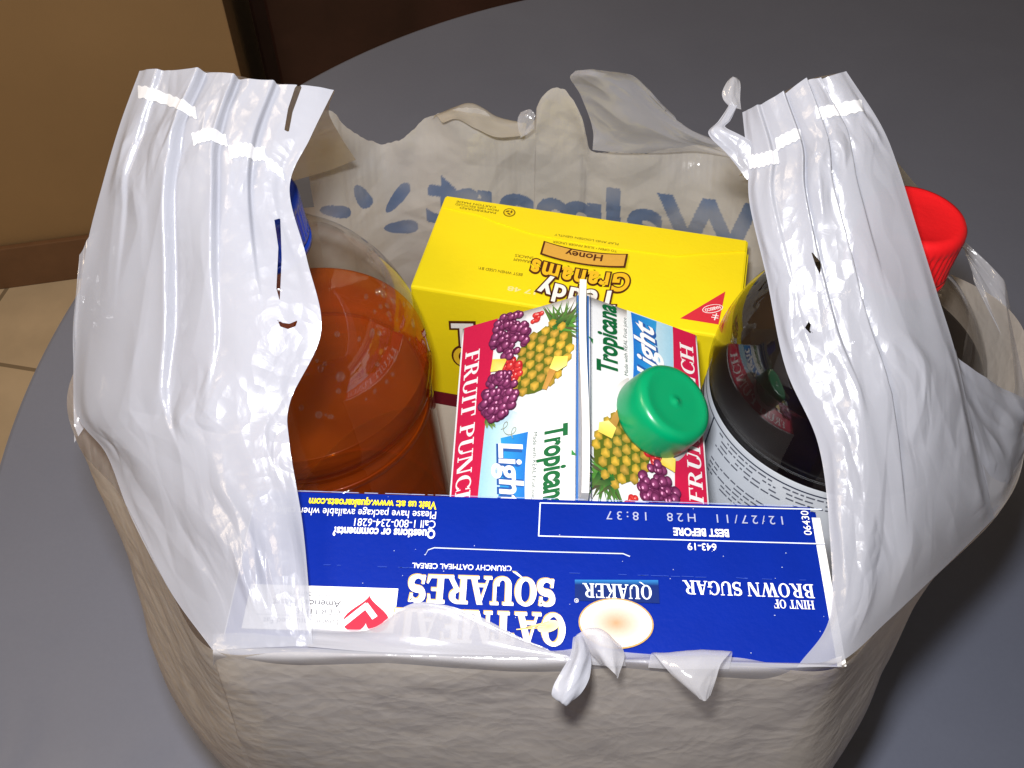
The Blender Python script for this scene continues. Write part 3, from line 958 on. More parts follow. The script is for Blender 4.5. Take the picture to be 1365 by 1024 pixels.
def fruit_print(d, rs):
    # leaves of the crown
    for k in range(44):
        a = R(rs.uniform(50, 215)); L = rs.uniform(7, 17)
        bx, by = 14 + rs.uniform(-2.5, 3), 51 + rs.uniform(-4, 3)
        ex_, ey_ = bx + L * math.cos(a), min(59.5, by + L * math.sin(a) * .9)
        ex_ = max(1.0, ex_)
        nx_, ny_ = -(ey_ - by), ex_ - bx
        q = math.hypot(nx_, ny_) or 1
        w = rs.uniform(.8, 1.5)
        g = rs.uniform(.05, .22)
        d._add([(bx - nx_ / q * w, by - ny_ / q * w), (bx + nx_ / q * w, by + ny_ / q * w), (ex_, ey_)], [(0, 2, 1)], [(.01, g * .55, .015), (.04, g * 1.2, .03), (.12, g * 1.6, .05)], 3 + .15 * k)
    # pineapple body, rows of scales
    ax_, ay_ = Vector((14, 52)), Vector((45, 33))
    dr = (ay_ - ax_).normalized(); nr = Vector((-dr.y, dr.x)); Lb = (ay_ - ax_).length
    body = []
    for k in range(26):
        a = 2 * math.pi * k / 26
        body.append(tuple((ax_ + ay_) / 2 + dr * (Lb / 2 * math.cos(a)) + nr * (12.6 * math.sin(a))))
    d.poly(body, (.10, .13, .012), 8)
    row = 0
    t = 1.0
    ang = math.degrees(math.atan2(dr.y, dr.x))
    while t < Lb + .5:
        hw = 12.3 * math.sqrt(max(0, 1 - ((t - Lb / 2) / (Lb / 2 + 1)) ** 2))
        x = -hw + (2.7 if row % 2 else .3)
        while x < hw - .4:
            c = ax_ + dr * t + nr * x
            f = rs.uniform(.70, 1.1)
            pts = []
            for q in range(6):                      # each eye a lozenge, lighter at its heart
                a = R(60 * q + 30 + ang)
                pts.append((c.x + 2.65 * math.cos(a) * rs.uniform(.88, 1.05), c.y + 2.45 * math.sin(a) * rs.uniform(.88, 1.05)))
            ed = (.20 * f, .19 * f, .015)
            d._add([(c.x + .2, c.y)] + pts, [(0, 1 + q, 1 + (q + 1) % 6) for q in range(6)], [(.82 * f, .47 * f, .06)] + [ed if q % 2 else (.46 * f, .30 * f, .03) for q in range(6)], 9 + .05 * row)
            b1 = (c.x + dr.x * 1.2, c.y + dr.y * 1.2)
            d._add([(b1[0] - .5, b1[1] - .2), (b1[0] + .5, b1[1] - .3), (b1[0] + dr.x * 1.6, b1[1] + dr.y * 1.6)], [(0, 1, 2)], [(.12, .13, .02), (.16, .15, .02), (.40, .34, .10)], 10.8 + .02 * row)
            x += 5.2
        t += 4.3
        row += 1
    # cherries / berries between
    for k in range(40):
        x, y = rs.uniform(26, 38), rs.uniform(21, 33)
        if (x - 32) ** 2 / 40 + (y - 28) ** 2 / 40 > 1: continue
        shade_ball(d, x, y, rs.uniform(1.4, 2.3), (.42, .01, .02), (.80, .07, .06), 12 + .2 * k)
    for k in range(7):
        shade_ball(d, rs.uniform(5, 10), rs.uniform(37, 43), rs.uniform(1.1, 1.8), (.42, .01, .02), (.80, .08, .06), 12 + .2 * k)
    # grapes
    k = 0
    for (cx, cy, w, h_, n_) in ((13, 26.5, 12.5, 9, 95), (45, 23.5, 11.5, 8.5, 85)):
        for q in range(n_):
            x, y = cx + rs.uniform(-w, w), cy + rs.uniform(-h_, h_)
            if ((x - cx) / w) ** 2 + ((y - cy) / h_) ** 2 > 1: continue
            shade_ball(d, x, y, rs.uniform(1.9, 2.4), (.085, .008, .045), (.34, .07, .20), 17 + .25 * k)
            k += 1
    for q in range(9):
        x = 52 + rs.uniform(-3, 6); y = 17 + rs.uniform(-1, 4)
        a = R(rs.uniform(-20, 60)); L = rs.uniform(4, 7)
        d._add([(x, y), (x + L * .5 * math.cos(a + .3), y + L * .5 * math.sin(a + .3)), (x + L * math.cos(a), y + L * math.sin(a)), (x + L * .5 * math.cos(a - .3), y + L * .5 * math.sin(a - .3))], [(0, 3, 2, 1)], [(.06, .16, .03), (.12, .26, .06), (.25, .36, .12), (.05, .14, .02)], 15 + .1 * q)
    # cut pineapple chunks
    d._add([(24, 18.5), (30.5, 17.8), (31.5, 23.5), (26, 26)], [(0, 1, 2, 3)], [(.85, .62, .08), (.90, .72, .12), (.92, .78, .25), (.80, .55, .05)], 30)
    d._add([(31, 49), (36.5, 46.8), (39, 50.5), (37, 55), (32.5, 55.5)], [(0, 1, 2, 3, 4)], [(.85, .60, .08), (.90, .72, .15), (.93, .80, .30), (.92, .76, .20), (.86, .64, .10)], 30)
    d._add([(36, 47), (46, 43.5), (47, 45.5), (38.5, 50)], [(0, 1, 2, 3)], [(.42, .20, .04), (.50, .26, .05), (.55, .30, .08), (.48, .24, .05)], 29)
    # curled tendril
    pts = [(58 + q * .32 + 2.4 * math.cos(q * .55), 24 + q * .36 + 2.0 * math.sin(q * .55)) for q in range(22)]
    d.line(pts, .28, (.28, .30, .20), 14)

def panel_print(sg, seed):
    if sg < 0:
        f = ((-hW, hD, KH), (0, -1, 0), (hW, 0, KRISE))
    else:
        f = ((hW, -hD, KH), (0, 1, 0), (-hW, 0, KRISE))
    def conform(dc, o):
        # follow the cushioned board
        me = o.data
        n_ = dc.nn
        for v in me.vertices:
            y = v.co.y
            a = min(1, max(0, (y + hD) / KDP)); b = min(1, max(0, 1 - abs(v.co.x) / hW))
            v.co.z += .0016 * math.sin(math.pi * a) ** .7 * math.sin(math.pi * b)
        o.parent = PANELS[sg]
        return o
    def new(): return Decal(*f, lift=.00022)
    # graded pale blue ground and the red band, cut into small cells so that they follow the board
    d = new()
    L = KDP * 1000
    NS = 18
    bt = lambda s_: 18.8 - 5.2 * (s_ / L) ** .8
    for k in range(NS):
        a, b = L * k / NS, L * (k + 1) / NS
        for q in range(4):
            y0, y1 = [1.0 + (bt(a) - 1.0) * w / 4 for w in (q, q + 1)]
            z0, z1 = [1.0 + (bt(b) - 1.0) * w / 4 for w in (q, q + 1)]
            d.poly([(a, y0), (b, z0), (b, z1), (a, y1)], (.60, .012, .065), 2)
        # sky-blue field rises along the panel
        tp = lambda s_: bt(s_) + max(0, min(1, (s_ - 44) / 14)) * (38.5 - bt(s_))
        if b > 44:
            for q in range(6):
                y0, y1 = [bt(a) + (tp(a) - bt(a)) * w / 6 for w in (q, q + 1)]
                z0, z1 = [bt(b) + (tp(b) - bt(b)) * w / 6 for w in (q, q + 1)]
                def sky(y, s_):
                    m = min(1, max(0, (y - 15) / 24))
                    return tuple(p * (1 - m) + r * m for p, r in zip((.36, .64, .80), (.76, .82, .83)))
                d._add([(a, y0), (b, z0), (b, z1), (a, y1)], [(0, 1, 2, 3)], [sky(y0, a), sky(z0, b), sky(z1, b), sky(y1, a)], 0)
    for k in range(NS):
        d.rect(L * k / NS, 58.4, L * (k + 1) / NS, 59.5, (.05, .18, .50), 1)
        d.rect(L * k / NS, 60.2, L * (k + 1) / NS, 60.7, (.10, .25, .55), 1)
    conform(d, d.build('colour_band', kb))
    d = new()
    d.serif('FRUIT PUNCH', 14.5, 3.0, 79, 7.4, (.88, .86, .86), 4)
    conform(d, d.build('flavour_lettering', kb))
    d = new()
    fruit_print(d, random.Random(seed))
    conform(d, d.build('printed_fruit', kb))
    d = new()
    # banner behind the script word
    for k in range(12):
        a, b = 64 + 36.5 * k / 12, 64 + 36.5 * (k + 1) / 12
        w = lambda s_: (23.5 + 1.2 * math.sin((s_ - 64) / 9), 36.5 - .8 * math.sin((s_ - 64) / 12))
        cc = (.015, .17, .58)
        c2 = (.03, .33, .68)
        d._add([(a, w(a)[0]), (b, w(b)[0]), (b, w(b)[1]), (a, w(a)[1])], [(0, 1, 2, 3)], [c2, c2, cc, cc], 1)
    d.text('Light', 66.5, 22.6, 29, 11.0, (.02, .10, .36), 2, bold=.075, shear=.35, rot=4)
    d.text('Light', 66.5, 23.0, 29, 11.0, (.90, .91, .92), 3, bold=.025, shear=.35, rot=4)
    conform(d, d.build('script_lettering', kb))
    d = new()
    d.text('Tropicana', 63.5, 44.6, 36.8, 10.2, (.004, .12, .035), 2, bold=.035)
    d.text('Made with REAL Fruit juice', 65, 39.0, 31, 1.9, (.10, .16, .14), 2)
    d._add([(76, 56.5), (79.5, 59), (78.6, 56.4)], [(0, 1, 2)], [(.03, .22, .05)] * 3, 2)
    conform(d, d.build('brand_lettering', kb))
for sg, seed in ((-1, 5), (1, 5)): panel_print(sg, seed)

# green screw cap on the right-hand panel
cap_e = Vector((hW, -hD, KH)) + Vector((0, 1, 0)) * .0470 + Vector((-hW, 0, KRISE)).normalized() * .0285
cn = Vector((0, 1, 0)).cross(Vector((-hW, 0, KRISE))).normalized()
rotm = Vector((0, 0, 1)).rotation_difference(cn).to_matrix().to_4x4()
def knurl(r, z, a):
    return r - (.00035 if .003 < z < .012 and math.sin(a * 60) > 0 else 0)
bm = lathe_bm([(.0205, 0), (.0205, .0012), (.0170, .0016), (.0168, .003)], 64)
bm.transform(Matrix.Translation(cap_e) @ rotm)
bm_obj('cap_flange', bm, M['carton'], kb, True)
capp = [(.0176, .0024), (.0184, .0030), (.0186, .0045), (.0184, .0110), (.0181, .0150), (.0176, .0172), (.0166, .0187), (.0150, .0195), (.0138, .0196), (.0125, .0192), (.0090, .0190), (.0040, .0190), (.0016, .0190), (.0012, .0195), (.0004, .0196)]
bm = lathe_bm(capp, 96)
bm.transform(Matrix.Translation(cap_e) @ rotm)
bm_obj('screw_cap', bm, M['green_cap'], kb, True)

# ------------------------------------------------------------------ bottles
def smooth_prof(pts, n=90):
    return [tuple(p) for p in spline(pts, n)]
BP = [(.046, 0), (.054, .004), (.0575, .014), (.058, .03), (.0565, .040), (.058, .05), (.058, .150), (.0572, .158), (.0548, .1640), (.0550, .1680), (.0592, .1735), (.0605, .180), (.0603, .187), (.0582, .202), (.0530, .219), (.0440, .2350), (.0330, .2475), (.0240, .2560), (.0190, .2595), (.0178, .264), (.0178, .274)]
BP2 = [(.046, 0), (.054, .004), (.0575, .014), (.058, .03), (.0565, .040), (.058, .05), (.058, .180), (.0585, .1865), (.0605, .1910), (.0606, .197), (.0592, .207), (.0550, .220), (.0470, .2335), (.0360, .2460), (.0250, .2545), (.0190, .2590), (.0178, .264), (.0178, .274)]
def bottle(name, loc, rot, shell, juice, capm, level, label_txt, cat, scale=1.0, with_label=False, cap_r=.0195, kz=1.0, BPR=BP):
    e = empty(name, loc, rot)
    e.scale = (1, 1, kz)
    tag(e, label_txt, cat)
    prof = [(r * scale, z) for r, z in smooth_prof(BPR, 110)]
    bm = lathe_bm(prof, 128, closed=False)
    bm_obj('shell', bm, shell, e, True)
    ip = [(r - .0013, z + .0013) for r, z in prof if z + .0013 < level]
    r_l = ip[-1][0]
    bm = lathe_bm(ip + [(r_l, level), (r_l - .0006, level - .0005)], 128)
    bm_obj('juice', bm, juice, e, True)
    # cap: ribbed skirt, rounded top, tamper ring below
    def rib(r, z, a):
        return r - (.0008 * (0.5 + 0.5 * math.cos(a * 44)) if .003 < z - .262 < .0165 else 0)
    cp = [(cap_r, .2625), (cap_r + .0003, .2640), (cap_r, .2655)] + [(cap_r, .2655 + .0135 * k / 8) for k in range(1, 9)] + [(cap_r - .0004, .2815), (cap_r - .0016, .2832), (cap_r - .0036, .2838), (cap_r - .0046, .2834), (.006, .2833), (.001, .2833)]
    bm_obj('cap', lathe_bm(cp, 192, rib), capm, e, True)
    bm_obj('tamper_ring', lathe_bm([(cap_r - .0005, .2582), (cap_r + .0004, .2588), (cap_r + .0004, .2612), (cap_r - .0005, .2618)], 96), capm, e, True)
    if with_label:
        lr = [(.0586, .068), (.0588, .070), (.0588, .181), (.0583, .183)]
        lb = bm_obj('label', lathe_bm(lr, 160, closed=False), M['label'], e, True)
        # small print: dark bars set round the label
        V, F, Cc = [], [], []
        rs = random.Random(9)
        def bar(a0, a1, z0, z1, c, rr=.05895):
            b = len(V)
            k = max(2, int((a1 - a0) / .05) + 1)
            for q in range(k + 1):
                a = a0 + (a1 - a0) * q / k
                V.extend([(rr * math.cos(a), rr * math.sin(a), z0), (rr * math.cos(a), rr * math.sin(a), z1)])
                Cc.extend([c, c])
            for q in range(k):
                F.append((b + 2 * q, b + 2 * q + 2, b + 2 * q + 3, b + 2 * q + 1))
        for zz in range(11):
            z0 = .178 - .0027 * zz
            a = R(200)
            if zz in (4, 5): continue
            while a < R(262) - zz * .01:
                w = rs.uniform(.02, .09)
                if rs.random() < .86: bar(a, a + w, z0 - .0009, z0, (.12, .13, .17, 1))
                a += w + .016
        bar(R(120), R(300), .1795, .1803, (.03, .04, .08, 1))
        bar(R(192), R(193), .10, .1795, (.04, .05, .09, 1))
        for q in range(9): bar(R(150), R(150 + rs.uniform(20, 38)), .172 - .0062 * q, .1752 - .0062 * q, (.10, .11, .15, 1))
        me = bpy.data.meshes.new('label_print')
        me.from_pydata(V, [], F)
        at_ = me.attributes.new('Col', 'FLOAT_COLOR', 'POINT')
        at_.data.foreach_set('color', [x for c in Cc for x in c])
        link('label_print', me, M['print'], lb, True)
    return e

lb_ = bottle('juice_bottle', (-.0920, .3040, .001), (0, R(-2.4), 0), M['pet'], M['apple'], M['blue_cap'], .190, 
             'clear plastic bottle of amber juice with a blue cap on the left in the bag', 'bottle', scale=1.02, kz=1.09)
rb_ = bottle('juice_bottle', (.1370, .2720, .003), (R(-4.0), R(4.2), 0), M['pet_dark'], M['grape'], M['red_cap'], .216,
             'bottle of dark juice with a red cap leaning on the right in the bag', 'bottle', with_label=True, cap_r=.0205, kz=1.085, BPR=BP2)
# condensation on the shoulder of the amber bottle
bm = bmesh.new()
rs = random.Random(21)
zz = np.array([p[1] for p in BP]); rr = np.array([p[0] for p in BP])
for k in range(120):
    z = rs.uniform(.208, .238)
    a = R(rs.uniform(190, 400))
    r = float(np.interp(z, zz, rr)) + .0001
    slope = math.atan2(-(np.interp(z + .002, zz, rr) - np.interp(z - .002, zz, rr)), .004)
    n_ = Vector((math.cos(a) * math.cos(slope), math.sin(a) * math.cos(slope), math.sin(slope)))
    s_ = rs.uniform(.0005, .0014) * (1.4 if rs.random() < .15 else 1)
    mt = Matrix.Translation((r * math.cos(a), r * math.sin(a), z)) @ Vector((0, 0, 1)).rotation_difference(n_).to_matrix().to_4x4() @ Matrix.Diagonal((s_ * rs.uniform(.8, 1.5), s_ * rs.uniform(.8, 1.6), s_ * .55, 1))
    bmesh.ops.create_icosphere(bm, subdivisions=2, radius=1, matrix=mt)
o = bm_obj('condensation', bm, M['drop'], lb_, True)
o['kind'] = 'stuff'

# ------------------------------------------------------------------ grocery bag
bag = empty('plastic_bag', (.02, .28, 0))
tag(bag, 'white translucent plastic grocery bag with upright handles, full of food, on the table', 'bag')
BAG_INV = bag.matrix_basis.inverted()
def bpart(o):
    o.parent = bag
    o.matrix_parent_inverse = BAG_INV
    return o

def smooth01(x): 
    x = np.clip(x, 0, 1)
    return x * x * (3 - 2 * x)

# --- lower body: a tube round the contents, ring by ring from the table up
def ring_top():
    P = [at(283, 866, .3075), at(400, 869, .3072), at(560, 874, .3068), at(720, 879, .3063), at(880, 884, .3058), at(1000, 888, .3054), at(1112, 891, .3050),
         at(1180, 830, .324), at(1236, 777, .343), at(1330, 686, .372), at(1366, 600, .398),
         (.214, .275, .262), (.206, .335, .235), (.176, .392, .20), (.12, .425, .18), (.05, .440, .18), (-.03, .446, .18), (-.1, .432, .19), (-.148, .385, .22), (-.167, .31, .255),
         at(97, 500, .383), at(103, 590, .362), at(160, 660, .349), at(225, 785, .324)]
    return np.array([list(p) for p in P])
T = ring_top()
n_r = len(T)
def ring(z, xy):
    return np.array([[x, y, z] for x, y in xy])
mid = ring(.165, [(-.101, .119), (-.062, .113), (-.02, .111), (.02, .110), (.06, .109), (.09, .110), (.114, .113),
                  (.139, .138), (.159, .170), (.176, .206), (.194, .245), (.21, .29), (.205, .345), (.18, .40), (.12, .432), (.05, .446), (-.03, .45), (-.1, .437), (-.145, .39), (-.166, .315),
                  (-.165, .255), (-.161, .212), (-.150, .170), (-.127, .138)])
low = ring(.07, [(-.100, .120), (-.062, .114), (-.02, .111), (.02, .111), (.06, .112), (.09, .114), (.112, .118),
                 (.130, .140), (.145, .164), (.157, .195), (.172, .245), (.198, .29), (.195, .345), (.17, .395), (.12, .425), (.05, .436), (-.03, .44), (-.1, .425), (-.14, .38), (-.158, .315),
                 (-.155, .255), (-.152, .215), (-.144, .178), (-.124, .142)])
base = low.copy(); base[:, 2] = .001
base[:, :2] = (low[:, :2] - [.02, .28]) * .97 + [.02, .28]
m1 = mid * .45 + T * .55
m1[:7, 1] = np.minimum(m1[:7, 1], T[:7, 1] - .0015)
NV, NU = 230, 980
rows = [base, low, mid, m1, T]
rows = np.array([np.concatenate([r, r[:1]]) for r in rows])
# closed spline round the ring
def closed_net(rows, nv, nu):
    A = spline(rows[:, :-1], nv)
    m = A.shape[1]
    B = np.concatenate([A[:, -2:], A, A[:, :3]], axis=1)
    B = np.swapaxes(B, 0, 1)
    k = 2 + np.arange(nu) * (m / nu)
    ext_i = k.astype(int)
    f = (k - ext_i).reshape(-1, 1, 1)
    a, b, c, d = B[ext_i - 1], B[ext_i], B[ext_i + 1], B[ext_i + 2]
    S = 0.5 * ((2 * b) + (-a + c) * f + (2 * a - 5 * b + 4 * c - d) * f * f + (-a + 3 * b - 3 * c + d) * f ** 3)
    return np.swapaxes(S, 0, 1)
G = closed_net(rows, NV, NU)
V_, U_ = np.meshgrid(np.linspace(0, 1, NV), np.linspace(0, 1, NU, endpoint=False), indexing='ij')
arc = np.arange(NU) / NU * 1.15
S_ = np.broadcast_to(arc, (NV, NU))
H_ = G[..., 2]
fade = smooth01((1 - V_) * 9)
fade2 = smooth01((1 - V_) * 4)
ang = np.arctan2(G[..., 1] - .28, G[..., 0] - .02)
cen = np.array([.02, .28, 0])
out = G - cen; out[..., 2] = 0
out /= np.linalg.norm(out, axis=-1, keepdims=True)
# long sagging folds running diagonally, then sharp crumples
Sw = S_ + .020 * perlin(S_ * 9, H_ * 11, 31) + .006 * perlin(S_ * 26, H_ * 25, 33)
Hw = H_ + .016 * perlin(S_ * 8 + 5, H_ * 10, 32) + .005 * perlin(S_ * 24, H_ * 27, 34)
msk = smooth01(perlin(S_ * 8, H_ * 10, 35) * 1.6 + .5)
dsp = .0022 * perlin(Sw * 7, Hw * 6 + Sw * 3, 1) * fade2
dsp += .0020 * (crumple(Sw + Hw * .5, Hw * 1.05, 90, 5) - .6) * fade
dsp += .0011 * (crumple(Sw - Hw * .6, Hw * 1.1 + Sw * .2, 600, 6) - .6) * fade * (.4 + .6 * msk)
dsp += .00055 * (crumple(Sw + Hw * .3, Hw * 1.1 - Sw * .2, 2600, 7) - .6) * fade * (.25 + .75 * msk)
dsp += .0002 * (crumple(Sw, Hw, 9000, 8) - .6) * fade * msk
G = G + out * dsp[..., None]
G[..., 2] += .0015 * perlin(S_ * 40, H_ * 30, 8) * fade * (V_ > .05)
bpart(grid_obj('body', G, M['film_body'], None, wrap=True))

# --- handles: doubled film pleated together, from the bag's mouth up over the crest
def pleat(U, V, lines, amp):
    """overlapping pleats: each line is (u at bottom, u at top, height, hardness)"""
    h = np.zeros_like(U)
    for (ub, ut, a, w) in lines:
        uc = ub + (ut - ub) * V + .012 * perlin(V * 5 + ub * 31, U * 0 + ub * 7, 3)
        dlt = (U - uc)
        h += a * np.where(dlt < 0, np.exp(dlt / .09), -np.exp(-dlt / .05) * .8) * smooth01((V - w) / .35) * np.tanh(np.abs(dlt) / .006)
    return h * amp * .36

def handle(rows, nv, nu, lines, seed, holes, mat, soft=1.0):
    A = net(rows, nv, nu)
    V, U = np.meshgrid(np.linspace(0, 1, nv), np.linspace(0, 1, nu), indexing='ij')
    hh = pleat(U, V, lines, 1.0)
    wide, tall = .075, .20
    x, y = U * wide, V * tall
    edge = smooth01(U * 14) * smooth01((1 - U) * 14)
    bot = smooth01(V * 7)
    # slow drapes along the handle
    hh += .0022 * perlin(U * 2.0 + V * 1.1, V * 2.1, seed) * edge
    hh += .0005 * (1 - 2 * np.abs(perlin(U * 5 - V * 1.6, V * 2.4 + 3, seed + 1))) * edge * soft
    # little dents and creases where the film was crushed
    band = smooth01((perlin(U * 3, V * 4, seed + 4) + .05) * 2.2)
    xw, yw = x + .004 * perlin(U * 6, V * 9, seed + 9), y + .006 * perlin(U * 5, V * 8, seed + 10)
    hh += .0034 * (crumple(xw, yw * .32, 26, seed + 5) - .6) * (.3 + .7 * band) * edge
    hh += .0018 * (crumple(xw + yw * .12, yw * .40, 150, seed + 6) - .6) * edge * (.25 + .75 * band)
    hh += .00040 * (crumple(xw - yw * .1, yw * .5, 900, seed + 7) - .6) * edge * band
    hh *= bot
    PXY = A[..., :2].copy()
    W = at_np(A)
    Nn = normals(W)
    W = W + Nn * hh[..., None]
    return W, PXY, A

def strip_on(name, cl, half, W, PXY, mat, lift=.0009, n=60, m=10):
    """a band lying on the film: centre line and half height in picture units, carried by the film's own surface"""
    C_ = spline(cl, n)
    flat = PXY.reshape(-1, 2)
    Wf = W.reshape(-1, 3)
    out = np.zeros((m, n, 3))
    for j in range(m):
        t = (j / (m - 1) * 2 - 1)
        for i in range(n):
            p = np.array([C_[i, 0] + t * half * .18, C_[i, 1] + t * half * (1 + .10 * math.sin(i * .7))])
            dd = ((flat - p) ** 2).sum(1)
            k = np.argpartition(dd, 6)[:6]
            w = 1 / (dd[k] + 2)
            q = (Wf[k] * w[:, None]).sum(0) / w.sum()
            out[j, i] = q + (CAM - q) / np.linalg.norm(CAM - q) * lift
    return bpart(grid_obj(name, out, mat, None))

LH = [
 [(283, 866, .3080), (310, 865, .3075), (335, 864, .3072), (362, 863, .307), (388, 862, .3068), (417, 862, .3066)],
 [(228, 790, .3235), (272, 786, .3155), (310, 783, .3120), (346, 783, .3115), (380, 786, .3115), (412, 791, .3125)],
 [(175, 690, .3440), (226, 685, .3340), (275, 680, .3260), (320, 678, .3225), (362, 680, .3220), (403, 696, .3250)],
 [(142, 606, .3580), (192, 600, .3430), (240, 597, .3330), (290, 594, .3280), (340, 592, .3270), (386, 592, .3295)],
 [(101, 548, .3640), (163, 542, .3470), (220, 538, .3360), (280, 536, .3310), (335, 534, .3300), (387, 535, .3330)],
 [(102, 445, .3640), (165, 442, .3470), (230, 440, .3370), (295, 440, .3320), (360, 442, .3310), (428, 442, .3345)],
 [(115, 335, .3600), (174, 337, .3460), (235, 340, .3380), (295, 345, .3340), (350, 345, .3340), (409, 345, .3375)],
 [(139, 240, .3560), (188, 242, .3450), (240, 246, .3380), (295, 250, .3360), (340, 251, .3360), (386, 251, .3395)],
 [(162, 163, .3520), (208, 166, .3440), (252, 172, .3390), (300, 180, .3370), (352, 187, .3380), (414, 183, .3415)],
 [(187, 95, .3490), (232, 94, .3430), (280, 96, .3410), (325, 105, .3410), (382, 112, .3430), (445, 120, .3460)]]
l_holes = [[(399, 111), (402, 118), (390, 150), (385, 176), (379, 173), (384, 145), (393, 118)],
           [(366, 292), (374, 290), (375.5, 345), (373, 402), (368.5, 385), (371, 330)],
           [(370, 427), (377, 431), (386, 432), (397, 427), (394, 435), (384, 439), (374, 436)]]
l_lines = [(.42, .36, .0085, .30), (.64, .56, .0075, .42), (.80, .75, .0060, .55), (.22, .13, .0035, .55)]
WL, PL, AL = handle(LH, 420, 200, l_lines, 20, l_holes, None)
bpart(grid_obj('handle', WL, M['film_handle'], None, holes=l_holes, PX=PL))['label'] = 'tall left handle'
strip_on('heat_seal', [(187, 124), (205, 127), (230, 136), (250, 146), (264, 153)], 8.5, WL, PL, M['seam'])
strip_on('heat_seal', [(259, 188), (275, 184), (288, 183), (302, 187)], 8.0, WL, PL, M['seam'])
strip_on('heat_seal', [(306, 204), (322, 201), (338, 203), (353, 203)], 9.0, WL, PL, M['seam'])
strip_on('heat_seal', [(354, 214), (366, 222), (378, 232)], 8.0, WL, PL, M['seam'], n=30)

RH = [
 [(1062, 890, .3050), (1122, 881, .3080), (1182, 829, .3225), (1236, 778, .3380), (1280, 736, .3530), (1326, 690, .3680)],
 [(1106, 822, .3150), (1150, 785, .3180), (1192, 755, .3250), (1232, 722, .3340), (1272, 690, .3460), (1316, 655, .3610)],
 [(1105, 700, .3295), (1145, 675, .3275), (1185, 650, .3300), (1222, 626, .3360), (1260, 605, .3450), (1298, 580, .3580)],
 [(1090, 590, .3380), (1130, 565, .3340), (1167, 545, .3340), (1205, 525, .3380), (1240, 502, .3450), (1275, 475, .3550)],
 [(1047, 490, .3450), (1088, 467, .3395), (1130, 447, .3380), (1170, 427, .3400), (1210, 410, .3450), (1250, 393, .3530)],
 [(1022, 370, .3480), (1060, 352, .3420), (1100, 338, .3400), (1140, 326, .3410), (1180, 318, .3450), (1223, 306, .3510)],
 [(1000, 275, .3510), (1038, 262, .3450), (1078, 252, .3420), (1115, 242, .3420), (1155, 235, .3450), (1198, 225, .3500)],
 [(997, 222, .3520), (1034, 208, .3470), (1071, 194, .3440), (1105, 182, .3430), (1140, 173, .3450), (1174, 166, .3490)],
 [(990, 150, .3550), (1014, 140, .3490), (1046, 124, .3460), (1075, 106, .3450), (1100, 104, .3460), (1128, 95, .3470)]]
r_holes = [[(1080, 336), (1093, 352), (1092, 367), (1086, 355)],
           [(1073, 437), (1079, 428), (1081, 433), (1079.5, 441), (1084, 444), (1080, 444.5)]]
r_lines = [(.30, .40, .0080, .35), (.48, .60, .0075, .15), (.66, .76, .0035, .5), (.12, .20, .0035, .55)]
WR, PR, AR = handle(RH, 400, 190, r_lines, 40, r_holes, None, .8)
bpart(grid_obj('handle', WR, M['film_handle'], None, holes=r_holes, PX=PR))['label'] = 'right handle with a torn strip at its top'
strip_on('heat_seal', [(998, 216), (1012, 216), (1026, 213), (1038, 209)], 9.0, WR, PR, M['seam'])
strip_on('heat_seal', [(1035, 194), (1050, 187), (1068, 180)], 8.0, WR, PR, M['seam'], n=40)
strip_on('heat_seal', [(1086, 153), (1105, 148), (1130, 144), (1150, 141)], 8.0, WR, PR, M['seam'])

def sheet(name, rows, nv, nu, mat, wr=.0010, seed=60, world=False, holes=(), cr=80, ink=None, lab=None):
    """a small loose piece of film through a control net"""
    A = net(rows, nv, nu)
    W = A if world else at_np(A)
    V, U = np.meshgrid(np.linspace(0, 1, nv), np.linspace(0, 1, nu), indexing='ij')
    hh = wr * (1.3 * perlin(U * 2.2, V * 2.2, seed) + .28 * (1 - 2 * np.abs(perlin(U * 3.5 + V * 2, V * 3, seed + 1))) + (crumple(U, V, max(6, cr // 3), seed + 2) - .6) * .6)
    ed = smooth01(V * 8) 
    W = W + normals(W) * (hh * ed)[..., None]
    o = bpart(grid_obj(name, W, mat, None, holes=holes, PX=None if world else A[..., :2], ink=ink))
    if lab: o['label'] = lab
    return o

# handle backs: from each crest down to the back wall
sheet('handle_back', [
 [(187, 96, .351), (240, 94, .346), (300, 98, .344), (360, 110, .3455), (446, 121, .348)],
 [(170, 150, .40), (230, 140, .40), (300, 140, .405), (370, 140, .405), (438, 150, .395)],
 [(150, 230, .43), (230, 210, .45), (320, 200, .46), (400, 190, .46), (452, 178, .45)],
 [(150, 330, .445), (240, 290, .48), (330, 260, .50), (410, 235, .515), (475, 215, .515)]], 110, 110, M['film_inner'], .0012, 71)
sheet('handle_back', [
 [(996, 150, .358), (1030, 132, .352), (1075, 107, .348), (1128, 96, .3495)],
 [(1000, 180, .40), (1040, 165, .41), (1090, 140, .41), (1156, 140, .385)],
 [(1000, 215, .45), (1050, 200, .46), (1110, 180, .46), (1180, 195, .43)],
 [(985, 235, .515), (1050, 225, .52), (1130, 225, .505), (1235, 262, .47)]], 110, 90, M['film_inner'], .0012, 75)
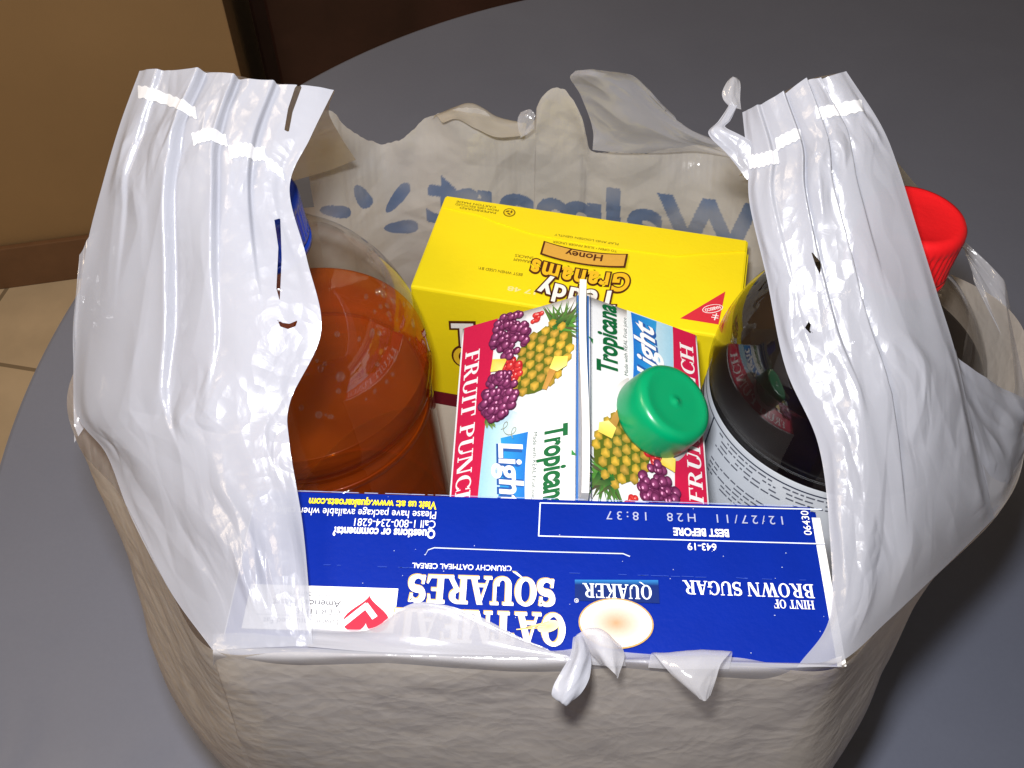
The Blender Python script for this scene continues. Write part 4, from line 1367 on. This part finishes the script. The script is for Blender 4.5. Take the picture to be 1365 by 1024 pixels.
# right-hand gusset bulging round the dark bottle
sheet('gusset', [
 [(1322, 694, .371), (1345, 660, .383), (1366, 604, .399), (1364, 540, .415), (1345, 470, .43), (1300, 380, .45)],
 [(1300, 585, .366), (1330, 575, .378), (1362, 560, .395), (1366, 500, .420), (1342, 430, .44), (1285, 330, .455)],
 [(1272, 470, .362), (1303, 497, .374), (1352, 526, .392), (1338, 400, .430), (1330, 365, .445), (1262, 300, .455)]], 110, 130, M['film_thin'], .0016, 79)
sheet('gusset_fold', [
 [(1318, 694, .3685), (1340, 662, .3805), (1364, 606, .3955)],
 [(1300, 600, .3640), (1332, 585, .3750), (1365, 568, .3920)],
 [(1270, 466, .3590), (1305, 500, .3715), (1366, 531, .3905)]], 90, 70, M['film_handle'], .0014, 83)
# left-hand gusset peeping out beside the handle
sheet('gusset_fold', [
 [(99, 590, .372), (120, 560, .376), (150, 530, .38)],
 [(97, 450, .378), (112, 440, .382), (150, 430, .388)],
 [(106, 340, .384), (122, 312, .386), (160, 300, .39)]], 60, 40, M['film_thin'], .0012, 87)

# --- back wall with its torn rim and the store's name, printed outside, showing through mirrored
rim = [(400, 150), (440, 150), (460, 172), (500, 192), (528, 184), (575, 158), (628, 144), (662, 160), (694, 172), (712, 158), (716, 138), (728, 118), (746, 113), (762, 124), (775, 148), (781, 172), (788, 194), (812, 199), (850, 200), (900, 199), (950, 203), (990, 212), (1030, 226), (1070, 235)]
NUb, NVb = 640, 210
Rm = spline(rim, NUb)
Rm[:, 1] += 2.2 * perlin(Rm[:, 0] * .05, Rm[:, 0] * 0, 130) + 1.3 * perlin(Rm[:, 0] * .16, Rm[:, 0] * 0 + 3, 131)
xs = (Rm[:, 0] - 682.5) / FPX
Yw = .452 - .55 * np.clip(np.abs(xs) - .10, 0, 1) ** 1.5 + .004 * np.sin(xs * 40)
def at_y(px, py, y):
    a = (py - 512) / FPX
    Z = y / (math.cos(PITCH) - a * math.sin(PITCH))
    return np.stack([px, py, Z], -1)
top = at_np(at_y(Rm[:, 0], Rm[:, 1], Yw))
bot = top.copy(); bot[:, 2] = .10; bot[:, 1] -= .018
Vb = np.linspace(0, 1, NVb)[:, None, None]
G = bot[None] * (1 - Vb) + top[None] * Vb
V, U = np.meshgrid(np.linspace(0, 1, NVb), np.linspace(0, 1, NUb), indexing='ij')
hh = -.006 * np.sin(V * math.pi)
gx = G[..., 0] + .006 * perlin(G[..., 0] * 25, G[..., 2] * 25, 97)
gz = G[..., 2] + .006 * perlin(G[..., 0] * 22, G[..., 2] * 28, 98)
hh += .0022 * perlin(gx * 16, gz * 14, 90)
hh += .0022 * (crumple(gx + gz * .5, gz * 1.1, 40, 92) - .6)
hh += .0013 * (crumple(gx - gz * .6, gz, 240, 93) - .6)
hh += .0005 * (crumple(gx, gz, 1200, 94) - .6)
hh += .007 * smooth01((V - .82) / .18) * perlin(G[..., 0] * 45, V * 1.5, 93)       # the free rim waves to and fro
G[..., 1] += hh
PXb = pix(G)
# print mask, laid out on the wall
vs, fs, cap = sans('Walmart', .035, 1.0)
vs = np.array(vs)
x0, x1 = vs[:, 0].min(), vs[:, 0].max()
MW, MH = 1400, 320
mask = np.zeros((MH, MW), np.float32)
kx, ky = MW / (x1 - x0), MH / (cap * 1.10)
for f in fs:
    p = [((vs[i, 0] - x0) * kx, (vs[i, 1] + .03 * cap) * ky) for i in f]
    xa, xb = int(min(q[0] for q in p)), int(max(q[0] for q in p)) + 2
    ya, yb_ = int(min(q[1] for q in p)), int(max(q[1] for q in p)) + 2
    xa, ya = max(0, xa), max(0, ya)
    xb, yb_ = min(MW, xb), min(MH, yb_)
    if xb <= xa or yb_ <= ya: continue
    X, Y = np.meshgrid(np.arange(xa, xb) + .5, np.arange(ya, yb_) + .5)
    mask[ya:yb_, xa:xb][in_poly(X, Y, p)] = 1
ink = np.zeros(V.shape, np.float32)
# text box on the wall: s runs from the W (right) to the t (left)
px, py = PXb[..., 0], PXb[..., 1]
s = (1014 - px) / (1014 - 568)
yt = 268 + (217 - 268) * s
ybm = 350 + (296 - 350) * s
t = (ybm - py) / (ybm - yt)
ok = (s > 0) & (s < 1) & (t > 0) & (t < 1)
ink[ok] = mask[np.clip((t[ok] * MH).astype(int), 0, MH - 1), np.clip((s[ok] * MW).astype(int), 0, MW - 1)]
for (cx, cy, rx, ry, rot) in ((447, 282, 21, 8, 6), (483, 262, 17, 9.5, 58), (530, 264, 24, 8, -52), (535, 303, 23, 8.5, -4)):
    c_, s_ = math.cos(R(rot)), math.sin(R(rot))
    dx, dy = px - cx, py - cy
    u_, v_ = dx * c_ + dy * s_, -dx * s_ + dy * c_
    tap = 1 + .28 * u_ / rx * (1 if cx < 505 else 1)
    ink[(np.abs(u_ / rx) ** 2.6 + np.abs(v_ / (ry * tap)) ** 2.2) < 1] = 1
ink *= .62 + .30 * smooth01(perlin(px / 60, py / 45, 121) + .6).astype(np.float32)
bpart(grid_obj('back_wall', G, M['film_back'], None, PX=PXb, ink=ink))

# loose tongue of clear film standing up from the back rim
sheet('torn_flap', [
 [(790, 200, .545), (830, 204, .545), (880, 204, .545), (930, 202, .545), (985, 212, .54)],
 [(790, 172, .540), (830, 178, .535), (875, 180, .535), (915, 184, .538), (965, 196, .540)],
 [(776, 128, .530), (812, 134, .522), (850, 142, .524), (885, 156, .530), (930, 178, .538)],
 [(760, 104, .522), (790, 104, .512), (822, 108, .512), (858, 122, .520), (900, 160, .532)],
 [(770, 95, .518), (795, 92, .508), (826, 96, .508), (852, 107, .515), (884, 142, .528)]], 120, 120, M['film_thin'], .0020, 95, cr=60)
# rolled lip of the rim
sheet('rolled_lip', [
 [(574, 160, .552), (604, 148, .552), (630, 146, .552), (662, 162, .552), (700, 172, .550)],
 [(580, 154, .545), (606, 143, .543), (632, 140, .543), (664, 156, .543), (702, 165, .543)],
 [(590, 164, .536), (610, 160, .534), (634, 172, .534), (662, 184, .536), (698, 182, .538)]], 50, 80, M['film_inner'], .0008, 99, cr=30)
sheet('rolled_lip', [
 [(694, 184, .536), (704, 178, .534), (712, 172, .533)],
 [(690, 162, .532), (702, 158, .530), (712, 160, .530)],
 [(694, 150, .532), (706, 146, .530), (714, 154, .530)]], 30, 30, M['film_thin'], .0006, 101, cr=10)

# --- front mouth: loose film over the box top and curled tongues
sheet('torn_flap', [
 [(410, 862, .3062), (480, 868, .3062), (550, 871, .306), (620, 873, .3058), (700, 874, .3056), (760, 877, .3054)],
 [(411, 850, .3085), (482, 852, .3088), (552, 848, .3086), (620, 852, .3086), (690, 862, .3076), (752, 873, .3060)],
 [(412, 842, .3105), (486, 842, .3110), (540, 818, .3125), (600, 814, .3125), (660, 838, .3100), (730, 866, .3070)],
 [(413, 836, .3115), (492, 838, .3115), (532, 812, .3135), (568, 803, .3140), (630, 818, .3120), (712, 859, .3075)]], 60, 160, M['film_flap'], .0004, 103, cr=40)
sheet('torn_flap', [
 [(762, 884, .3050), (786, 886, .3045), (812, 888, .3045), (834, 888, .3050)],
 [(764, 862, .3030), (786, 858, .3010), (808, 860, .3010), (832, 870, .3030)],
 [(768, 848, .3035), (784, 838, .3005), (806, 842, .3000), (828, 862, .3015)],
 [(772, 846, .3020), (790, 842, .2975), (812, 852, .2970), (832, 876, .2985)],
 [(784, 866, .3005), (798, 868, .2960), (816, 880, .2950), (826, 898, .2960)],
 [(800, 885, .3000), (808, 888, .2955), (818, 897, .2945), (823, 905, .2955)]], 70, 60, M['film_thin'], .0004, 105, cr=14)
sheet('torn_flap', [
 [(764, 850, .3020), (772, 846, .3005), (781, 850, .3015)],
 [(760, 872, .2985), (774, 872, .2965), (788, 880, .2985)],
 [(748, 895, .2960), (766, 898, .2935), (786, 902, .2960)],
 [(738, 915, .2945), (756, 920, .2920), (777, 920, .2945)],
 [(737, 928, .2945), (750, 936, .2925), (766, 933, .2940)],
 [(745, 936, .2950), (752, 940, .2940), (758, 938, .2945)]], 80, 40, M['film_handle'], .0005, 107, cr=20)
sheet('torn_flap', [
 [(864, 890, .3040), (895, 892, .3038), (930, 892, .3036), (972, 892, .3036)],
 [(868, 872, .3020), (896, 868, .3005), (930, 868, .3000), (976, 870, .3018)],
 [(872, 872, .2990), (900, 876, .2965), (934, 876, .2960), (972, 872, .2985)],
 [(884, 886, .2965), (908, 896, .2935), (936, 898, .2930), (962, 884, .2955)],
 [(905, 908, .2950), (920, 916, .2925), (938, 916, .2920), (954, 906, .2940)],
 [(928, 926, .2945), (934, 932, .2930), (941, 934, .2928), (946, 927, .2938)]], 80, 70, M['film_thin'], .0004, 109, cr=16)
# torn strip and leaf-shaped tag at the top of the right handle
sheet('torn_strip', [
 [(996, 240, .3530), (1006, 226, .3520), (1018, 210, .3510)],
 [(970, 206, .3530), (984, 196, .3515), (1000, 188, .3510)],
 [(944, 178, .3530), (956, 174, .3515), (968, 170, .3520)],
 [(958, 160, .3540), (966, 161, .3530), (974, 160, .3535)],
 [(974, 138, .3560), (979, 141, .3550), (984, 140, .3555)]], 80, 30, M['film_handle'], .0006, 111, cr=16)
sheet('torn_strip', [
 [(972, 142, .3560), (980, 144, .3550), (988, 146, .3560)],
 [(964, 132, .3560), (976, 134, .3545), (986, 132, .3560)],
 [(963, 122, .3565), (976, 120, .3548), (987, 118, .3565)],
 [(970, 108, .3570), (979, 105, .3555), (986, 108, .3570)],
 [(975, 104, .3575), (979, 103, .3560), (983, 105, .3575)]], 40, 24, M['film_thin'], .0003, 113, cr=8)

# the mouth's front rim rolls over the box's front edge
rim_t = [(284, 852), (330, 851), (380, 852), (420, 851), (470, 856), (520, 861), (600, 866), (680, 868), (740, 868), (780, 873), (830, 879), (880, 876), (930, 879), (985, 884), (1040, 887), (1085, 886), (1122, 884)]
rt = np.array(rim_t, float)
def zline(px, off):            # depth of the box's front edge along the picture, less a small stand-off
    return .3125 - (px - 283) / 835 * .0045 - off
rows = [
 [(x, 866 + (x - 283) * .0275 + 22 * min(1, max(0, (1124 - x) / 70)), zline(x, -.0060)) for x, y in rim_t],
 [(x, 866 + (x - 283) * .0275 + (9 + 3 * math.sin(x * .021)) * min(1, max(0, (1124 - x) / 70)), zline(x, .0040)) for x, y in rim_t],
 [(x, 866 + (x - 283) * .0275 - 1, zline(x, .0050)) for x, y in rim_t],
 [(x, .5 * y + .5 * (866 + (x - 283) * .0275) - 3, zline(x, .0035) + .0008) for x, y in rim_t],
 [(x, y - 5 + 3.5 * math.sin(x * .037) + 2.5 * math.sin(x * .11 + 1), zline(x, .0022) + .0012) for x, y in rim_t]]
sheet('front_rim', rows, 40, 420, M['film_thin'], .0003, 121, cr=200)
